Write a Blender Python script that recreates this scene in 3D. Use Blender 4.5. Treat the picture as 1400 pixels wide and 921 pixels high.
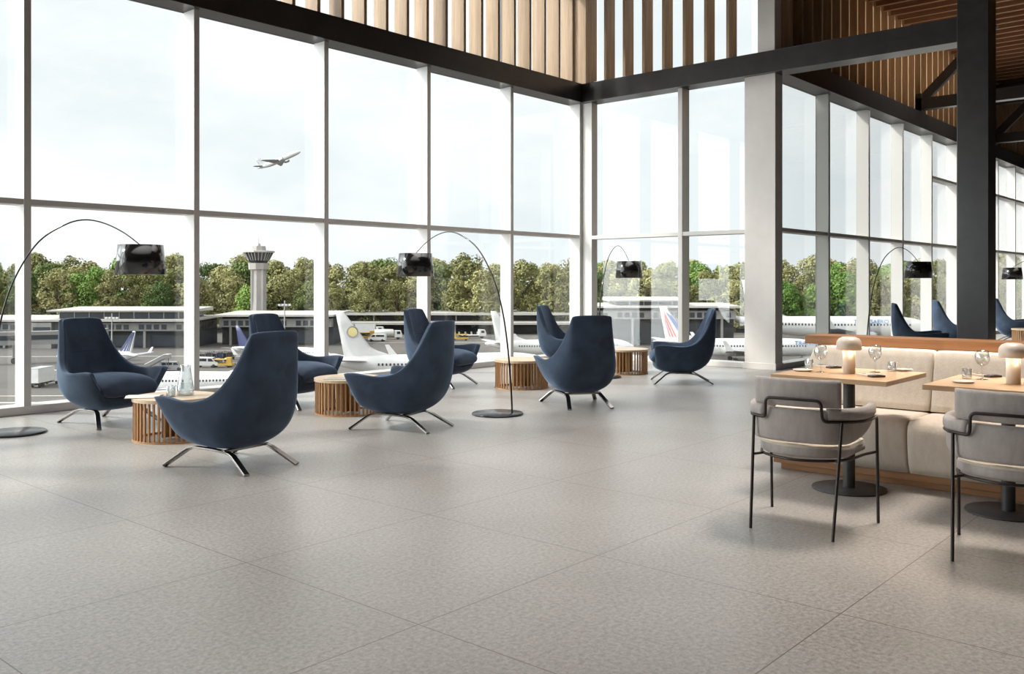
import bpy, math, random
from mathutils import Vector, Matrix
R = math.radians
rnd = random.Random(7)
for o in list(bpy.data.objects):
    bpy.data.objects.remove(o)
C = bpy.context.scene.collection
sc = bpy.context.scene

# ------------------------------------------------------------------ camera
EYE = 1.338
FPX = 1246.8                       # focal length in pixels of the 1400 px wide frame
AZ = math.atan(1087 / 1247)        # the way the camera looks, measured from +X (the long glazed wall runs along X)
VIEW = Vector((math.cos(AZ), math.sin(AZ), 0))
RIGHT = Vector((math.sin(AZ), -math.cos(AZ), 0))
cam = bpy.data.cameras.new('camera')
cam.sensor_width = 36.0
cam.lens = FPX / 1400 * 36.0
cam.shift_y = -(460.5 - 386.0) / 1400
cam.clip_start = 0.05
cam.clip_end = 5000
camo = bpy.data.objects.new('camera', cam)
C.objects.link(camo)
camo.location = (0, 0, EYE)
camo.rotation_euler = (R(90), 0, AZ - R(90))
sc.camera = camo

# ------------------------------------------------------------------ colour management, sky, sun
sc.view_settings.view_transform = 'Standard'
sc.view_settings.look = 'None'
sc.view_settings.gamma = 1.0
sc.view_settings.use_curve_mapping = False
sc.view_settings.exposure = 0.06
try:
    sc.cycles.use_denoising = True
    sc.cycles.max_bounces = 10
    sc.cycles.diffuse_bounces = 5
    sc.cycles.glossy_bounces = 5
    sc.cycles.transparent_max_bounces = 32
    sc.cycles.transmission_bounces = 8
    sc.cycles.sample_clamp_indirect = 6.0
    sc.cycles.caustics_reflective = False
    sc.cycles.caustics_refractive = False
except Exception:
    pass

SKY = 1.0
SKYFILL = 5.0                          # off-frame sky brightening, added low at the left to light the hall
SUN = 3.6
SUNDIR = Vector((1.0, -1.2, -1.34)).normalized()
FILL = 100.0  # strength of the added overhead fill that lifts the floor
SKYFILLDIR = Vector((-0.76, 0.60, 0.24)).normalized()
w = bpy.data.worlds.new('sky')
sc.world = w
w.use_nodes = True
nt = w.node_tree
nt.nodes.clear()
wo = nt.nodes.new('ShaderNodeOutputWorld')
bg = nt.nodes.new('ShaderNodeBackground')
tc = nt.nodes.new('ShaderNodeTexCoord')
mp = nt.nodes.new('ShaderNodeMapping')
mp.inputs['Scale'].default_value = (1.0, 1.0, 2.2)
n1 = nt.nodes.new('ShaderNodeTexNoise')
n1.inputs['Scale'].default_value = 3.2
n1.inputs['Detail'].default_value = 7
n1.inputs['Roughness'].default_value = 0.55
cr = nt.nodes.new('ShaderNodeValToRGB')
cr.color_ramp.elements[0].position = 0.40
cr.color_ramp.elements[0].color = (0.95, 1.01, 1.04, 1)
cr.color_ramp.elements[1].position = 0.62
cr.color_ramp.elements[1].color = (1.16, 1.165, 1.17, 1)
nt.links.new(tc.outputs['Generated'], mp.inputs['Vector'])
nt.links.new(mp.outputs['Vector'], n1.inputs['Vector'])
nt.links.new(n1.outputs['Fac'], cr.inputs['Fac'])
nt.links.new(cr.outputs['Color'], bg.inputs['Color'])
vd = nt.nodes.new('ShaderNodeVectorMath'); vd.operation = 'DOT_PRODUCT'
vd.inputs[1].default_value = SKYFILLDIR
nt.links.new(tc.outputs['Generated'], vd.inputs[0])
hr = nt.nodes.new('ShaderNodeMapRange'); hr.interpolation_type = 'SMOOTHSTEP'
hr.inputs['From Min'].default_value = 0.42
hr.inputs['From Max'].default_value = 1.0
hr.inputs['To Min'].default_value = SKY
hr.inputs['To Max'].default_value = SKY + SKYFILL
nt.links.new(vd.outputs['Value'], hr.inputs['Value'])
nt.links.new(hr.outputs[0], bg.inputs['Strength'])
nt.links.new(bg.outputs['Background'], wo.inputs['Surface'])

sl = bpy.data.lights.new('sun', 'SUN')
sl.energy = SUN
sl.angle = R(5)
sl.color = (1.0, 0.95, 0.87)
so = bpy.data.objects.new('sun', sl)
C.objects.link(so)
so.rotation_euler = SUNDIR.to_track_quat('-Z', 'Y').to_euler()

def area(name, loc, size, sy, energy, color, target=None, spread=R(100)):
    l = bpy.data.lights.new(name, 'AREA')
    l.shape = 'RECTANGLE'
    l.size = size
    l.size_y = sy
    l.energy = energy
    l.color = color
    l.spread = spread
    o = bpy.data.objects.new(name, l)
    C.objects.link(o)
    o.location = loc
    if target is not None:
        o.rotation_euler = (Vector(target) - Vector(loc)).to_track_quat('-Z', 'Y').to_euler()
    return o
# area lights under the timber baffles; lounge and window-side ones are added, unseen fill
area('fill_light_lounge', (3.0, 5.0, 6.1), 7.0, 5.0, FILL, (1.0, 0.98, 0.96))
area('fill_light_window_side', (9.5, 7.2, 6.1), 6.0, 3.0, FILL * 0.8, (1.0, 0.98, 0.96))
area('ceiling_light_dining', (6.9, 1.6, 5.2), 1.1, 1.1, 85, (1.0, 0.90, 0.80), (5.6, 1.9, 0))
area('ceiling_light_far_bay', (22.0, 2.0, 6.1), 6.0, 3.0, 60, (1.0, 0.93, 0.84))

area('fin_fill_far_bay', (19.5, 1.5, 5.5), 6.0, 0.4, 70, (1.0, 0.94, 0.84), (19.5, 6.0, 5.9), R(60))  # unseen area light, added to brighten the oak fins of the far bay

# ------------------------------------------------------------------ helpers
def lin(c):
    return tuple(((v / 255) / 12.92 if v / 255 <= 0.04045 else ((v / 255 + 0.055) / 1.055) ** 2.4) for v in c) + (1,)

def mat(name, col, rough=0.5, metal=0.0, spec=0.5, noise=None, bump=None, emit=None, sheen=0.0, coat=0.0, stretch=None):
    """col: sRGB 0-255; noise=(scale, other colour); bump=(scale, strength)"""
    m = bpy.data.materials.new(name)
    m.use_nodes = True
    t = m.node_tree
    b = t.nodes['Principled BSDF']
    b.inputs['Base Color'].default_value = lin(col)
    b.inputs['Roughness'].default_value = rough
    b.inputs['Metallic'].default_value = metal
    b.inputs['Specular IOR Level'].default_value = spec
    if sheen:
        b.inputs['Sheen Weight'].default_value = sheen
        b.inputs['Sheen Roughness'].default_value = 0.4
    if coat:
        b.inputs['Coat Weight'].default_value = coat
        b.inputs['Coat Roughness'].default_value = 0.05
    tcn = t.nodes.new('ShaderNodeTexCoord')
    vec = tcn.outputs['Object']
    if stretch:
        mpn = t.nodes.new('ShaderNodeMapping')
        mpn.inputs['Scale'].default_value = stretch
        t.links.new(vec, mpn.inputs['Vector'])
        vec = mpn.outputs['Vector']
    if noise:
        n = t.nodes.new('ShaderNodeTexNoise')
        n.inputs['Scale'].default_value = noise[0]
        n.inputs['Detail'].default_value = 6
        n.inputs['Roughness'].default_value = 0.6
        t.links.new(vec, n.inputs['Vector'])
        r = t.nodes.new('ShaderNodeValToRGB')
        r.color_ramp.elements[0].position = 0.32
        r.color_ramp.elements[1].position = 0.68
        r.color_ramp.elements[0].color = lin(col)
        r.color_ramp.elements[1].color = lin(noise[1])
        t.links.new(n.outputs['Fac'], r.inputs['Fac'])
        t.links.new(r.outputs['Color'], b.inputs['Base Color'])
    if bump:
        n = t.nodes.new('ShaderNodeTexNoise')
        n.inputs['Scale'].default_value = bump[0]
        n.inputs['Detail'].default_value = 4
        t.links.new(vec, n.inputs['Vector'])
        bp = t.nodes.new('ShaderNodeBump')
        bp.inputs['Strength'].default_value = bump[1]
        bp.inputs['Distance'].default_value = 0.01
        t.links.new(n.outputs['Fac'], bp.inputs['Height'])
        t.links.new(bp.outputs['Normal'], b.inputs['Normal'])
    if emit:
        b.inputs['Emission Color'].default_value = lin(emit[0])
        b.inputs['Emission Strength'].default_value = emit[1]
    return m

def glass_mat(name, tint=(0.97, 0.985, 0.98), base=0.045, top=0.75, power=4.0):
    """clear thin glass: mostly transmits, mirrors more at grazing angles"""
    m = bpy.data.materials.new(name)
    m.use_nodes = True
    t = m.node_tree
    t.nodes.clear()
    out = t.nodes.new('ShaderNodeOutputMaterial')
    tr = t.nodes.new('ShaderNodeBsdfTransparent')
    tr.inputs['Color'].default_value = tint + (1,)
    gl = t.nodes.new('ShaderNodeBsdfGlossy')
    gl.inputs['Roughness'].default_value = 0.0
    lw = t.nodes.new('ShaderNodeLayerWeight')
    lw.inputs['Blend'].default_value = 0.5
    pw = t.nodes.new('ShaderNodeMath'); pw.operation = 'POWER'
    pw.inputs[1].default_value = power
    ml = t.nodes.new('ShaderNodeMath'); ml.operation = 'MULTIPLY_ADD'
    ml.inputs[1].default_value = top
    ml.inputs[2].default_value = base
    mx = t.nodes.new('ShaderNodeMixShader')
    t.links.new(lw.outputs['Facing'], pw.inputs[0])
    t.links.new(pw.outputs[0], ml.inputs[0])
    t.links.new(ml.outputs[0], mx.inputs['Fac'])
    t.links.new(tr.outputs[0], mx.inputs[1])
    t.links.new(gl.outputs[0], mx.inputs[2])
    t.links.new(mx.outputs[0], out.inputs['Surface'])
    return m

class MB:
    """collects shapes, then links them as ONE mesh object"""
    def __init__(s):
        s.v = []; s.f = []; s.sm = []
    def add(s, vs, fs, smooth=False):
        o = len(s.v)
        s.v += [tuple(p) for p in vs]
        s.f += [tuple(i + o for i in f) for f in fs]
        s.sm += [smooth] * len(fs)
        return s
    def box(s, x0, x1, y0, y1, z0, z1):
        vs = [(x, y, z) for z in (z0, z1) for y in (y0, y1) for x in (x0, x1)]
        return s.add(vs, [(0, 2, 3, 1), (4, 5, 7, 6), (0, 1, 5, 4), (2, 6, 7, 3), (0, 4, 6, 2), (1, 3, 7, 5)])
    def hexa(s, vs):
        """8 corners: bottom ring (4) then top ring (4), counter-clockwise"""
        return s.add(vs, [(3, 2, 1, 0), (4, 5, 6, 7), (0, 1, 5, 4), (1, 2, 6, 5), (2, 3, 7, 6), (3, 0, 4, 7)])
    def bar(s, a, b, wd, ht, up=(0, 0, 1)):
        a = Vector(a); b = Vector(b)
        d = (b - a).normalized()
        sd = d.cross(Vector(up))
        if sd.length < 1e-4:
            sd = Vector((1, 0, 0))
        sd.normalize()
        u = sd.cross(d).normalized()
        q = []
        for p in (a, b):
            q.append([p + sd * wd / 2 * i + u * ht / 2 * j for i, j in ((-1, -1), (1, -1), (1, 1), (-1, 1))])
        return s.hexa(q[0] + q[1])
    def ribbon(s, pts, wd, ht, side):
        """flat bar through pts; side = direction of the width"""
        P = [Vector(p) for p in pts]
        n = len(P)
        rings = []
        for i in range(n):
            d = (P[min(i + 1, n - 1)] - P[max(i - 1, 0)]).normalized()
            sd = Vector(side)
            sd = (sd - d * sd.dot(d)).normalized()
            u = sd.cross(d).normalized()
            rings.append([P[i] + sd * wd / 2 * a + u * ht / 2 * b for a, b in ((-1, -1), (1, -1), (1, 1), (-1, 1))])
        vs = [p for r in rings for p in r]
        fs = [(3, 2, 1, 0), tuple(4 * (n - 1) + k for k in range(4))]
        for i in range(n - 1):
            for k in range(4):
                fs.append((4 * i + k, 4 * i + (k + 1) % 4, 4 * i + 4 + (k + 1) % 4, 4 * i + 4 + k))
        return s.add(vs, fs)
    def tube(s, pts, r, n=10, closed=False):
        P = [Vector(p) for p in pts]
        m = len(P)
        rr = r if isinstance(r, (list, tuple)) else [r] * m
        up = Vector((0, 0, 1))
        rings = []
        pu = None
        for i in range(m):
            if closed:
                d = (P[(i + 1) % m] - P[i - 1]).normalized()
            else:
                d = (P[min(i + 1, m - 1)] - P[max(i - 1, 0)]).normalized()
            if pu is None:
                ref = up if abs(d.z) < 0.95 else Vector((1, 0, 0))
                pu = (ref - d * ref.dot(d)).normalized()
            else:
                pu = (pu - d * pu.dot(d)).normalized()
            sd = d.cross(pu)
            rings.append([P[i] + (pu * math.cos(2 * math.pi * k / n) + sd * math.sin(2 * math.pi * k / n)) * rr[i] for k in range(n)])
        vs = [p for q in rings for p in q]
        fs = []
        for i in range(m if closed else m - 1):
            j = (i + 1) % m
            for k in range(n):
                fs.append((i * n + k, i * n + (k + 1) % n, j * n + (k + 1) % n, j * n + k))
        s.add(vs, fs, True)
        if not closed:
            s.add(rings[0], [tuple(range(n - 1, -1, -1))])
            s.add(rings[-1], [tuple(range(n))])
        return s
    def lathe(s, prof, n=32, c=(0, 0, 0), axis='z', smooth=True):
        """prof: (radius, height) pairs"""
        vs = []
        for r, h in prof:
            for k in range(n):
                a = 2 * math.pi * k / n
                if axis == 'z':
                    vs.append((c[0] + r * math.cos(a), c[1] + r * math.sin(a), c[2] + h))
                elif axis == 'x':
                    vs.append((c[0] + h, c[1] + r * math.cos(a), c[2] + r * math.sin(a)))
                else:
                    vs.append((c[0] + r * math.sin(a), c[1] + h, c[2] + r * math.cos(a)))
        fs = []
        for i in range(len(prof) - 1):
            for k in range(n):
                fs.append((i * n + k, i * n + (k + 1) % n, (i + 1) * n + (k + 1) % n, (i + 1) * n + k))
        s.add(vs, fs, smooth)
        return s
    def disc(s, r, z0, z1, n=48, c=(0, 0)):
        s.lathe([(r, z0), (r, z1)], n, (c[0], c[1], 0))
        ring = [(c[0] + r * math.cos(2 * math.pi * k / n), c[1] + r * math.sin(2 * math.pi * k / n)) for k in range(n)]
        s.add([(x, y, z1) for x, y in ring], [tuple(range(n))])
        s.add([(x, y, z0) for x, y in ring], [tuple(range(n - 1, -1, -1))])
        return s
    def prism(s, poly, y0, y1):
        """poly of (x,z), extruded along y"""
        n = len(poly)
        vs = [(x, y0, z) for x, z in poly] + [(x, y1, z) for x, z in poly]
        fs = [tuple(range(n)), tuple(range(2 * n - 1, n - 1, -1))]
        for k in range(n):
            fs.append((k, n + k, n + (k + 1) % n, (k + 1) % n))
        return s.add(vs, fs)
    def build(s, name, material, parent=None, bevel=0, subsurf=0, segs=2):
        me = bpy.data.meshes.new(name)
        me.from_pydata(s.v, [], s.f)
        me.polygons.foreach_set('use_smooth', s.sm)
        me.materials.append(material)
        me.update()
        import bmesh
        bm = bmesh.new()
        bm.from_mesh(me)
        bmesh.ops.recalc_face_normals(bm, faces=bm.faces)
        bm.to_mesh(me)
        bm.free()
        o = bpy.data.objects.new(name, me)
        C.objects.link(o)
        if parent is not None:
            o.parent = parent
        if bevel:
            b = o.modifiers.new('edge', 'BEVEL')
            b.width = bevel; b.segments = segs; b.limit_method = 'ANGLE'; b.angle_limit = R(40)
        if subsurf:
            b = o.modifiers.new('smooth', 'SUBSURF')
            b.levels = subsurf; b.render_levels = subsurf
        return o

def tag(o, label, cat, group=None):
    o['label'] = label
    o['category'] = cat
    if group:
        o['group'] = group
    return o
def struct(o):
    o['kind'] = 'structure'
    return o
def empty(name, loc=(0, 0, 0), rz=0):
    o = bpy.data.objects.new(name, None)
    o.empty_display_size = 0.1
    C.objects.link(o)
    o.location = loc
    o.rotation_euler = (0, 0, rz)
    return o
def thing(name, label, cat, loc=(0, 0, 0), rz=0, group=None):
    return tag(empty(name, loc, rz), label, cat, group)
def dup(root, loc, rz, label=None, group=None):
    def cp(o, par):
        c = o.copy()
        C.objects.link(c)
        if par is not None:
            c.parent = par
        for ch in list(o.children):
            cp(ch, c)
        return c
    r = cp(root, None)
    r.location = loc
    r.rotation_euler = (0, 0, rz)
    if label:
        r['label'] = label
    if group:
        r['group'] = group
    return r
def smoothpath(pts, k=6):
    """Catmull-Rom through pts"""
    P = [Vector(p) for p in pts]
    out = []
    for i in range(len(P) - 1):
        p0 = P[max(i - 1, 0)]; p1 = P[i]; p2 = P[i + 1]; p3 = P[min(i + 2, len(P) - 1)]
        for j in range(k):
            t = j / k
            out.append(0.5 * ((2 * p1) + (p2 - p0) * t + (2 * p0 - 5 * p1 + 4 * p2 - p3) * t * t + (3 * p1 - p0 - 3 * p2 + p3) * t ** 3))
    out.append(P[-1])
    return out
def roundpath(pts, rad, k=5):
    """polyline with its corners rounded to radius rad"""
    P = [Vector(p) for p in pts]
    out = [P[0]]
    for i in range(1, len(P) - 1):
        a = (P[i - 1] - P[i]); b = (P[i + 1] - P[i])
        r = min(rad, a.length * 0.45, b.length * 0.45)
        A = P[i] + a.normalized() * r
        B = P[i] + b.normalized() * r
        for j in range(k + 1):
            t = j / k
            out.append((1 - t) ** 2 * A + 2 * t * (1 - t) * P[i] + t * t * B)
    out.append(P[-1])
    return out

# ------------------------------------------------------------------ materials
WHITE = mat('white_painted_frame', (208, 204, 199), 0.45, bump=(60, 0.02))
WHITECOL = mat('white_plaster_column', (226, 221, 216), 0.6, noise=(4, (220, 214, 208)))
STEEL = mat('dark_steel', (40, 39, 41), 0.28, 0.0, 0.8, noise=(5, (54, 52, 53)), bump=(14, 0.06))
OAK = mat('pale_oak_fins', (182, 154, 122), 0.55, noise=(3.0, (158, 128, 96)), stretch=(6, 6, 0.5))
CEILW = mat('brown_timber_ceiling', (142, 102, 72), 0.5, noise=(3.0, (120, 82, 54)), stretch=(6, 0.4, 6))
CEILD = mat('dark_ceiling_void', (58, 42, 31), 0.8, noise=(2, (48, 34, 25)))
PLASTER = mat('grey_wall_plaster', (108, 102, 97), 0.8, noise=(2, (100, 94, 89)))
GLASS = glass_mat('window_glass')
CURB = mat('pale_stone_curb', (226, 222, 217), 0.3, noise=(8, (218, 213, 208)))

def floor_mat():
    m = bpy.data.materials.new('stone_floor_tiles')
    m.use_nodes = True
    t = m.node_tree
    b = t.nodes['Principled BSDF']
    g = t.nodes.new('ShaderNodeNewGeometry')
    sep = t.nodes.new('ShaderNodeSeparateXYZ')
    t.links.new(g.outputs['Position'], sep.inputs[0])
    def math_(op, a, bb):
        n = t.nodes.new('ShaderNodeMath'); n.operation = op
        for i, q in enumerate((a, bb)):
            if isinstance(q, (int, float)):
                n.inputs[i].default_value = q
            else:
                t.links.new(q, n.inputs[i])
        return n.outputs[0]
    dx = math_('PINGPONG', math_('ADD', sep.outputs[0], 240 - 2.450), 0.6)
    dy = math_('PINGPONG', math_('ADD', sep.outputs[1], 240 - 2.621), 0.6)
    dmin = math_('MINIMUM', dx, dy)
    joint = math_('LESS_THAN', dmin, 0.0026)
    # stone: broad clouds, fine speckle, dark grains
    cl = t.nodes.new('ShaderNodeTexNoise'); cl.inputs['Scale'].default_value = 1.1; cl.inputs['Detail'].default_value = 5
    fi = t.nodes.new('ShaderNodeTexNoise'); fi.inputs['Scale'].default_value = 48; fi.inputs['Detail'].default_value = 6; fi.inputs['Roughness'].default_value = 0.75
    gr = t.nodes.new('ShaderNodeTexVoronoi'); gr.inputs['Scale'].default_value = 42
    for n in (cl, fi, gr):
        t.links.new(g.outputs['Position'], n.inputs['Vector'])
    r1 = t.nodes.new('ShaderNodeValToRGB')
    r1.color_ramp.elements[0].position = 0.3; r1.color_ramp.elements[0].color = lin((158, 154, 149))
    r1.color_ramp.elements[1].position = 0.7; r1.color_ramp.elements[1].color = lin((171, 167, 163))
    t.links.new(cl.outputs['Fac'], r1.inputs['Fac'])
    r2 = t.nodes.new('ShaderNodeValToRGB')
    r2.color_ramp.elements[0].position = 0.35; r2.color_ramp.elements[0].color = (0.50, 0.485, 0.47, 1)
    r2.color_ramp.elements[1].position = 0.62; r2.color_ramp.elements[1].color = (1.22, 1.22, 1.22, 1)
    t.links.new(fi.outputs['Fac'], r2.inputs['Fac'])
    mx = t.nodes.new('ShaderNodeMix'); mx.data_type = 'RGBA'; mx.blend_type = 'MULTIPLY'
    mx.inputs['Factor'].default_value = 0.8
    t.links.new(r1.outputs['Color'], mx.inputs[6]); t.links.new(r2.outputs['Color'], mx.inputs[7])
    jm = t.nodes.new('ShaderNodeMix'); jm.data_type = 'RGBA'
    t.links.new(joint, jm.inputs['Factor'])
    t.links.new(mx.outputs[2], jm.inputs[6])
    jm.inputs[7].default_value = lin((104, 94, 86))
    t.links.new(jm.outputs[2], b.inputs['Base Color'])
    rr = t.nodes.new('ShaderNodeMapRange')
    rr.inputs['To Min'].default_value = 0.27; rr.inputs['To Max'].default_value = 0.44
    b.inputs['Specular IOR Level'].default_value = 1.0
    t.links.new(fi.outputs['Fac'], rr.inputs['Value'])
    t.links.new(rr.outputs[0], b.inputs['Roughness'])
    bp = t.nodes.new('ShaderNodeBump'); bp.inputs['Strength'].default_value = 0.05; bp.inputs['Distance'].default_value = 0.004
    t.links.new(fi.outputs['Fac'], bp.inputs['Height'])
    t.links.new(bp.outputs['Normal'], b.inputs['Normal'])
    return m

# ------------------------------------------------------------------ the hall
X0, XF, YL, YR, YT, XE = -12.0, 13.1, 9.79, -7.0, 6.1, 36.0   # back, front wall, left wall, right wall, third wall, far end
ZB0, ZB1, ZC = 4.53, 4.86, 6.42                                # steel beam, ceiling
GD = 0.21                                                      # depth of the frames in front of the glass
struct(MB().box(X0, XF + 0.25, YR, YL + 0.25, -0.5, 0).box(XF + 0.25, XE, YR, YT + 0.25, -0.5, 0).build('floor', floor_mat()))
struct(MB().box(X0 - 0.2, X0, YR, YL + 0.25, 0, 6.75).build('wall_back', PLASTER))
struct(MB().box(X0 - 0.2, XE, YR - 0.2, YR, 0, 6.75).build('wall_right', PLASTER))
struct(MB().box(XE, XE + 0.2, YR - 0.2, YT + 0.25, 0, 6.75).build('wall_far', PLASTER))
# ceiling: dark void with timber baffles hung across it
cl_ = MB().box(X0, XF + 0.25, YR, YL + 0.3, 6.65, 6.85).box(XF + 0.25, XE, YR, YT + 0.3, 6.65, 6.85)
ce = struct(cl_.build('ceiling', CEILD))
bf = MB()
x = X0 + 0.2
while x < XE:
    bf.box(x, x + 0.075, YR, (YL - 0.12 if x < XF - 0.2 else YT - 0.12), ZC, 6.65)
    x += 0.39
bf.build('timber_baffles', CEILW, ce)
trim_n = 0
def trim(mb, m, bevel=0.0):
    global trim_n
    trim_n += 1
    return struct(mb.build('trim_%d' % trim_n, m, None, bevel))
# curbs under the glazing
struct(MB().box(X0, XF, YL - 0.005, YL + 0.25, 0, 0.085).build('baseboard_left', CURB, None, 0.006))
struct(MB().box(XF, XF + 0.25, YT, YL + 0.25, 0, 0.085).build('baseboard_front', CURB, None, 0.006))
struct(MB().box(XF + 0.25, XE, YT, YT + 0.25, 0, 0.085).build('baseboard_far', CURB, None, 0.006))
# mullions of the long glazed wall: every 1.872 m
PITCH = 1.872
MX = [3.713 + PITCH * k for k in range(-8, 6)]
for x in MX:
    trim(MB().box(x, x + 0.07, YL, YL + GD + 0.02, 0.085, ZB0), WHITE, 0.003)
trim(MB().box(13.14, XF + GD, 9.575, YL + GD + 0.02, 0.085, ZB0), WHITE, 0.003)     # corner post
win_n = 0
def window(panes, bars):
    """one bay: its panes of glass and the bars between them"""
    global win_n
    win_n += 1
    r = struct(empty('window_%d' % win_n))
    for b in panes:
        MB().box(*b).build('pane', GLASS, r)
    for b in bars:
        MB().box(*b).build('transom', WHITE, r, 0.003)
    return r
for i in range(len(MX) - 1):
    a, b = MX[i] + 0.07, MX[i + 1]
    g0, g1 = YL + GD, YL + GD + 0.012
    window([(a, b, g0, g1, 0.085, 2.13), (a, b, g0, g1, 2.185, ZB0), (a - 0.07, b, g0 + 0.02, g1 + 0.02, ZB1, 6.65)],
           [(a, b, YL + 0.012, g0 + 0.02, 2.128, 2.187)])
# front glazed wall
FY = [9.575, 7.72, 6.61]
trim(MB().box(XF, XF + GD + 0.02, 7.72, 7.80, 0.085, ZB0), WHITE, 0.003)
for y1, y0 in ((9.575, 7.80), (7.72, 6.61)):
    g0, g1 = XF + GD, XF + GD + 0.012
    window([(g0, g1, y0, y1, 0.085, 2.105), (g0, g1, y0, y1, 2.165, ZB0), (g0 + 0.02, g1 + 0.02, y0, y1, ZB1, 6.65)],
           [(XF + 0.012, g0 + 0.02, y0, y1, 2.103, 2.167)])
# white corner column with its plinth
trim(MB().box(XF, XF + 0.25, YT, 6.61, 0.0, ZB0).box(XF + 0.02, XF + 0.25, YT + 0.02, 6.40, ZB1, 6.65), WHITECOL, 0.004)
trim(MB().box(XF - 0.012, XF + 0.262, YT - 0.012, 6.622, 0, 0.10), WHITECOL, 0.004)
# third glazed wall
TX = [15.15 + 1.872 * k for k in range(0, 11)]
for x in TX:
    trim(MB().box(x, x + 0.07, YT, YT + GD + 0.02, 0.085, ZB0), WHITE, 0.003)
prev = XF + 0.25
for k, x in enumerate(TX):
    a, b = prev, x
    g0, g1 = YT + GD, YT + GD + 0.012
    bars = [(a, b, YT + 0.012, g0 + 0.02, 2.128, 2.187)]
    panes = [(a, b, g0, g1, 0.085, 2.13)]
    if k >= 4:
        bars.append((a, b, YT + 0.012, g0 + 0.02, 3.592, 3.65))
        panes += [(a, b, g0, g1, 2.185, 3.594), (a, b, g0, g1, 3.648, ZB0)]
    else:
        panes.append((a, b, g0, g1, 2.185, ZB0))
    window(panes, bars)
    prev = x + 0.07
# dark steel beams
trim(MB().box(X0, XF + 0.25, YL - 0.10, YL + 0.27, ZB0, ZB1), STEEL, 0.004)
trim(MB().box(XF - 0.09, XF + 0.26, 3.20, YL - 0.10, ZB0, ZB1), STEEL, 0.004)
trim(MB().box(XF + 0.26, XE, YT - 0.10, YT + 0.27, ZB0, ZB1), STEEL, 0.004)
# dark steel column
trim(MB().box(12.98, 13.36, 3.115, 3.495, 0, 6.65), STEEL, 0.004)
# roof trusses of the far bays: upper beam, lower beam, post and brace
for tx in (19.62, 25.55, 31.5):
    t = MB()
    if tx > 20:
        t.box(tx, tx + 0.22, YR, YT + 0.2, 5.86, 6.36)
    t.box(tx, tx + 0.20, YR, YT - 0.02, 4.885, 5.12)
    t.box(tx, tx + 0.20, YT - 0.14, YT - 0.02, 4.86, 5.22)
    t.bar((tx + 0.1, YT - 0.06, 5.02), (tx + 0.1, YT - 1.48, 6.42), 0.18, 0.12, (1, 0, 0))
    trim(t, STEEL, 0.004)
    trim(MB().box(tx - 0.04, tx + 0.36, 2.9, 3.28, 0, 6.65), STEEL, 0.004) if tx > 30 else None
# vertical oak fins above the beams
FP, FD, FT = 0.391, 0.262, 0.05
m = MB()
x = 13.206 - FP * 0
while x > X0:
    m.box(x - FT, x, YL - 0.07, YL - 0.07 + FD, ZB1, 6.65)
    x -= FP
trim(m, OAK)
m = MB()
for k in range(8):
    y = 9.58 - FP * k
    m.box(XF - 0.06, XF - 0.06 + FD, y, y + FT, ZB1, 6.65)
trim(m, OAK)
m = MB()
x = XF + 0.42
while x < XE:
    m.box(x, x + FT, YT - 0.07, YT - 0.07 + FD, ZB1, 6.65)
    x += FP
m.box(XF + 0.3, XE, YT - 0.07 + FD, YT + 0.25, ZB1, 6.65)
trim(m, OAK)
# clerestory posts behind the fins
for x in MX:
    trim(MB().box(x, x + 0.07, YL + 0.20, YL + 0.27, ZB1, 6.65), STEEL)

# ------------------------------------------------------------------ lounge armchairs
def velvet():
    m = bpy.data.materials.new('navy_velvet')
    m.use_nodes = True
    t = m.node_tree
    b = t.nodes['Principled BSDF']
    b.inputs['Roughness'].default_value = 0.75
    b.inputs['Specular IOR Level'].default_value = 0.25
    b.inputs['Sheen Weight'].default_value = 0.8
    b.inputs['Sheen Roughness'].default_value = 0.35
    b.inputs['Sheen Tint'].default_value = lin((150, 175, 205))
    tcn = t.nodes.new('ShaderNodeTexCoord')
    n = t.nodes.new('ShaderNodeTexNoise')
    n.inputs['Scale'].default_value = 5; n.inputs['Detail'].default_value = 4; n.inputs['Distortion'].default_value = 0.4
    t.links.new(tcn.outputs['Object'], n.inputs['Vector'])
    r = t.nodes.new('ShaderNodeValToRGB')
    r.color_ramp.elements[0].position = 0.25; r.color_ramp.elements[0].color = lin((45, 55, 71))
    r.color_ramp.elements[1].position = 0.78; r.color_ramp.elements[1].color = lin((67, 82, 104))
    t.links.new(n.outputs['Fac'], r.inputs['Fac'])
    t.links.new(r.outputs['Color'], b.inputs['Base Color'])
    n2 = t.nodes.new('ShaderNodeTexNoise'); n2.inputs['Scale'].default_value = 260
    t.links.new(tcn.outputs['Object'], n2.inputs['Vector'])
    bp = t.nodes.new('ShaderNodeBump'); bp.inputs['Strength'].default_value = 0.12; bp.inputs['Distance'].default_value = 0.002
    t.links.new(n2.outputs['Fac'], bp.inputs['Height'])
    t.links.new(bp.outputs['Normal'], b.inputs['Normal'])
    return m
VELVET = velvet()
CHROME = mat('dark_chrome', (150, 146, 142), 0.22, 1.0, bump=(80, 0.01))

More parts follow.
